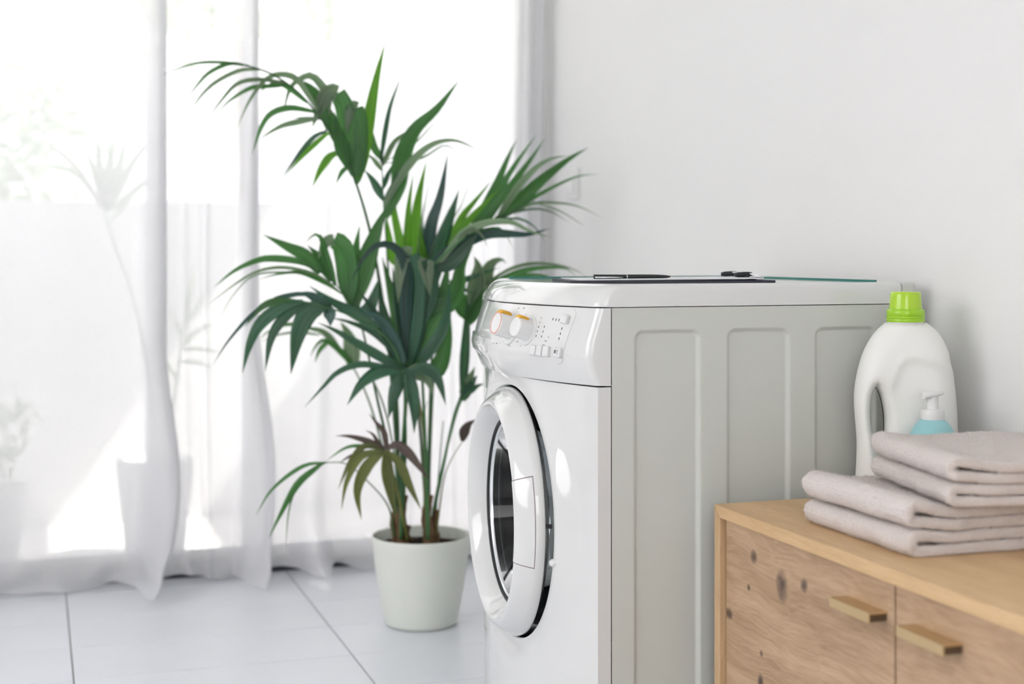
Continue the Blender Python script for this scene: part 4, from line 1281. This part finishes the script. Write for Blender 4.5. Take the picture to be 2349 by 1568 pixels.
# H2: paler frond further back on the left
frond([(*P1,.04),(885,1060,.08),(850,930,.14),(812,845,.18),(775,790,.20),(735,762,.22),(690,745,.24)], (0.0042, 0.0012), [
  ([(810,842),(804,790),(795,760),(781,738)],38,PA,0.3),
  ([(812,840),(770,795),(740,780),(720,800),(712,820)],14,MD),
  ([(735,762),(674,743),(625,755),(590,780)],9,MD),
  ([(735,768),(690,762),(644,766),(594,785)],7,PA),
  ([(760,778),(735,800),(722,832)],11,MD),
  ([(775,790),(740,760),(700,748)],16,PA),
  ([(700,748),(680,770),(668,800)],8,MD)], parent=palm)
# I: drooping fan in the middle
frond([(*P1,-.03),(930,1050,-.07),(930,940,-.12),(926,870,-.15),(925,850,-.16)], (0.0046, 0.0022), [
  ([(922,850),(889,842),(824,835),(774,854),(743,885),(697,935)],15,DK,-0.3),
  ([(922,852),(895,847),(862,854),(827,881),(796,929)],31,DK,-0.6),
  ([(922,854),(915,856),(911,881),(900,919),(891,960)],27,DK,-0.5),
  ([(930,854),(938,858),(945,892),(951,938),(950,994)],26,DK,-0.5),
  ([(930,852),(946,852),(969,843),(996,854),(1011,885),(1023,929)],25,DK,-0.4),
  ([(930,860),(965,850),(985,875),(992,908)],30,PA,0.5)], parent=palm)
# J: right hand fronds behind the machine
frond([(*P2,.02),(1010,1100,.02),(1040,960,.02),(1061,890,.02),(1069,780,.02),(1082,690,.02),(1105,650,.03),(1150,635,.05)], (0.0048, 0.0014), [
  ([(1061,915),(1064,850),(1068,785),(1072,720),(1077,644)],21,DK,0.1),
  ([(1061,915),(1072,881),(1090,840)],28,PA),
  ([(1075,730),(1060,695),(1046,670),(1030,640)],40,MD),
  ([(1080,700),(1093,650),(1096,610),(1088,588)],38,PA),
  ([(1090,680),(1110,640),(1126,605),(1149,594),(1162,604)],34,PA),
  ([(1040,655),(1070,640),(1103,628),(1147,613)],15,DK,-0.4),
  ([(1110,650),(1172,616),(1221,604),(1270,606),(1312,616),(1347,634)],9,PA,0.2),
  ([(1115,652),(1147,640),(1203,620),(1256,613),(1298,616),(1321,632)],15,MD,0.3),
  ([(1120,654),(1161,644),(1221,630),(1284,639)],13,MD,0.1),
  ([(1075,740),(1095,700),(1110,660)],26,MD),
  ([(1078,720),(1090,690),(1092,650)],30,MD)], parent=palm)
frond([(*P2,.01),(1008,1100,.01),(1028,1017,.0),(1050,940,.0),(1064,912,.0),(1085,892,.0)], (0.0042, 0.0016), [
  ([(1062,915),(1075,890),(1095,860)],22,DK), ([(1070,905),(1095,885),(1112,880)],14,DK)], parent=palm)
# K: old withering fan low down
frond([(933,1236,-.04),(915,1138,-.08),(898,1075,-.11),(884,1032,-.13)], (0.0040, 0.0024), [
  ([(883,1030),(837,1022),(803,1060),(775,1123)],13,OL,-0.2),
  ([(882,1032),(829,1047),(796,1103),(783,1170)],15,OL,-0.3),
  ([(880,1034),(842,1069),(820,1125),(829,1192)],24,OL,-0.4),
  ([(884,1036),(889,1082),(900,1147),(908,1190)],26,OL,-0.4),
  ([(886,1034),(915,1060),(937,1108),(967,1170)],20,OL,-0.3),
  ([(887,1030),(911,1019),(941,1043),(967,1077),(985,1101)],20,BR,-0.2),
  ([(880,1034),(811,1043),(777,1062)],12,BR,0.3),
  ([(880,1028),(846,1012),(803,1000),(768,999)],14,BR,0.3),
  ([(880,1030),(824,1022),(790,1028),(746,1058)],8,MD,0.3),
  ([(886,1028),(881,991),(863,969),(846,947)],13,BR,0.3),
  ([(882,1028),(868,1015),(855,995),(837,986)],9,BR,0.2)], stem_mat='stemy', parent=palm)
# L: thin low frond to the left
frond([(905,1230,-.02),(890,1160,-.05),(845,1105,-.09),(794,1064,-.13),(746,1060,-.15)], (0.0026, 0.0010), [
  ([(752,1060),(694,1069),(625,1121),(586,1183)],9,MD,-0.2),
  ([(740,1062),(725,1073),(681,1112),(638,1190),(616,1236)],14,MD,-0.4),
  ([(735,1066),(690,1103),(664,1164),(655,1262)],4,MD,0.3)], parent=palm)
# withered leaf beside the machine door, bare petioles
frond([(1000,1230,.0),(1018,1100,-.02),(1040,1045,-.03),(1061,1012,-.04)], (0.0028, 0.0010), [
  ([(1061,1012),(1066,988),(1076,972),(1092,962)],22,BR,0.2)], stem_mat='stemy', parent=palm)
for st, r in (([(918,1236,.0),(905,1050,.02),(880,930,.03),(845,850,.05)], .0030), ([(974,1236,-.02),(974,1025,-.04),(959,904,-.06),(945,850,-.08)], .0042),
              ([(978,1236,.0),(987,1008,.01),(993,887,.02),(1000,820,.02)], .0048), ([(998,1236,.0),(1006,1090,.01),(1017,965,.02)], .0018),
              ([(912,1236,.01),(913,1008,.03),(907,865,.05),(898,760,.06)], .0058), ([(928,1236,.0),(928,1017,-.02),(934,880,-.05),(952,700,-.08),(975,650,-.10)], .0040),
              ([(972,1200,.02),(972,1060,.03),(976,935,.03),(984,922,.03)], .0012)):
    S = catmull([Vector(s) for s in st], 30)
    MB().tube([PT(s.x, s.y, PD+s.z) for s in S], [r*(1-0.35*i/29) for i in range(30)], 8).build('petiole', M['stemy' if r in (.0042, .0040) else 'stem'], palm)

# ------------------------------------------------------------------ plants outside
def out_pot(px, Y, label, r, h, seed):
    a = (px-CX)/FPX; t = Y/(CS-a*SN); x = (SN+a*CS)*t
    th_ = thing('terrace_plant', label, 'potted plant', (x, Y, -0.03))
    MB().lathe([(0.0001,0),(r*0.72,0),(r*0.76,0.01),(r,h-0.01),(r,h),(r*0.93,h),(r*0.90,h-0.05),(0.0001,h-0.05)], 40, Matrix.Translation((x, Y, -0.03))).build('planter', M['terrapot'], th_, auto=40)
    return th_, x, t
tp, tx, tt = out_pot(356, 4.52, 'palm in a tapered grey planter out on the terrace', 0.118, 0.30, 1)
frond([(352,1110,0),(345,900,.02),(310,700,.03),(262,560,.03),(235,470,.03)], (0.008,0.003), [
  ([(238,470),(215,390),(190,330)],16,MD,.3),([(240,470),(228,380),(222,298)],20,MD,.2),([(243,470),(252,380),(266,288)],20,MD,.2),
  ([(246,472),(272,390),(292,304)],22,MD,.2),([(250,475),(300,380),(350,314)],20,MD,.2),([(236,475),(170,380),(110,330),(48,316)],14,MD,.2),
  ([(236,480),(190,410),(130,380),(70,385)],14,MD,.2),([(260,500),(320,430),(385,400)],14,MD,.2),([(256,480),(300,440),(345,400)],12,MD,.2)],
  depth0=tt, parent=tp, matmap='lf_out')
frond([(358,1110,0),(395,940,.02),(415,800,.03),(430,700,.04)], (0.007,0.003), [
  ([(415,800),(450,760),(500,740)],12,MD),([(420,780),(400,730),(380,700)],10,MD),([(425,740),(455,700),(480,640)],12,MD),([(410,830),(450,830),(500,850)],10,MD),
  ([(405,870),(380,830),(360,800)],10,MD),([(425,720),(440,650),(450,600)],12,MD),([(420,800),(460,800),(520,810)],9,MD)],
  depth0=tt, parent=tp, matmap='lf_out')
tp2, tx2, tt2 = out_pot(-40, 4.50, 'low planter of shrub at the end of the terrace', 0.13, 0.24, 2)
rnd = random.Random(21)
mbf = MB()
def add_leaf(mb, c, size, rnd):
    n = Vector((rnd.gauss(0,1), rnd.gauss(0,1), rnd.gauss(0,1))).normalized()
    t = n.orthogonal().normalized(); q = n.cross(t)
    a = rnd.uniform(0, 6.28); t, q = t*math.cos(a)+q*math.sin(a), q*math.cos(a)-t*math.sin(a)
    mb.add([c-t*size, c+q*size*0.4+n*size*0.1, c+t*size, c-q*size*0.4+n*size*0.1], [(0,1,2,3)])
for i in range(160):
    d = Vector((rnd.gauss(0,.07), rnd.gauss(0,.07), rnd.gauss(0,.08)))
    add_leaf(mbf, Vector((tx2, 4.50, 0.36))+d, rnd.uniform(.02,.04), rnd)
mbf.build('foliage', M['lf_out'], tp2, recalc=False, smooth=False)
MB().tube([(tx2,4.5,0.15),(tx2+.01,4.5,0.4)], 0.008, 8).build('stem', M['bark'], tp2)
def tree(label, cx_, cy_, cz_, rx, rz, n, size, seed):
    rnd = random.Random(seed)
    t = thing('garden_tree', label, 'tree', (cx_, cy_, -0.1), 'trees beyond the terrace wall')
    mb = MB()
    cl = [(Vector((rnd.uniform(-1,1)*rx*.8, rnd.uniform(-1,1)*rx*.5, rnd.uniform(-1,1)*rz*.85)), rnd.uniform(.16,.34)) for _ in range(22)]
    for i in range(n):
        c, r = rnd.choice(cl)
        add_leaf(mb, Vector((cx_,cy_,cz_))+c+Vector((rnd.gauss(0,r), rnd.gauss(0,r), rnd.gauss(0,r)))*0.6, size*rnd.uniform(.6,1.3), rnd)
    mb.build('foliage', M['lf_out'], t, recalc=False, smooth=False)
    MB().tube([(cx_,cy_,-0.1),(cx_+.05,cy_,cz_*.5),(cx_-.03,cy_+.03,cz_+rz*.3)], [.06,.05,.02], 10).build('trunk', M['bark'], t)
    # ground is the garden soil below the wall
tree('leafy tree standing behind the terrace wall over the shrub planter', -0.28, 7.0, 1.75, 0.42, 0.75, 900, 0.06, 5)
tree('taller loose tree behind the terrace wall above the palm', 1.15, 8.6, 2.75, 0.9, 0.55, 900, 0.07, 8)
struct(MB().box(-8, 8, 5.28, 16, -0.3, -0.1).build('garden_ground', pmat('garden_soil', (0.35, 0.36, 0.28), 0.9, 0.1, vary=(2, 0.2)), smooth=False))
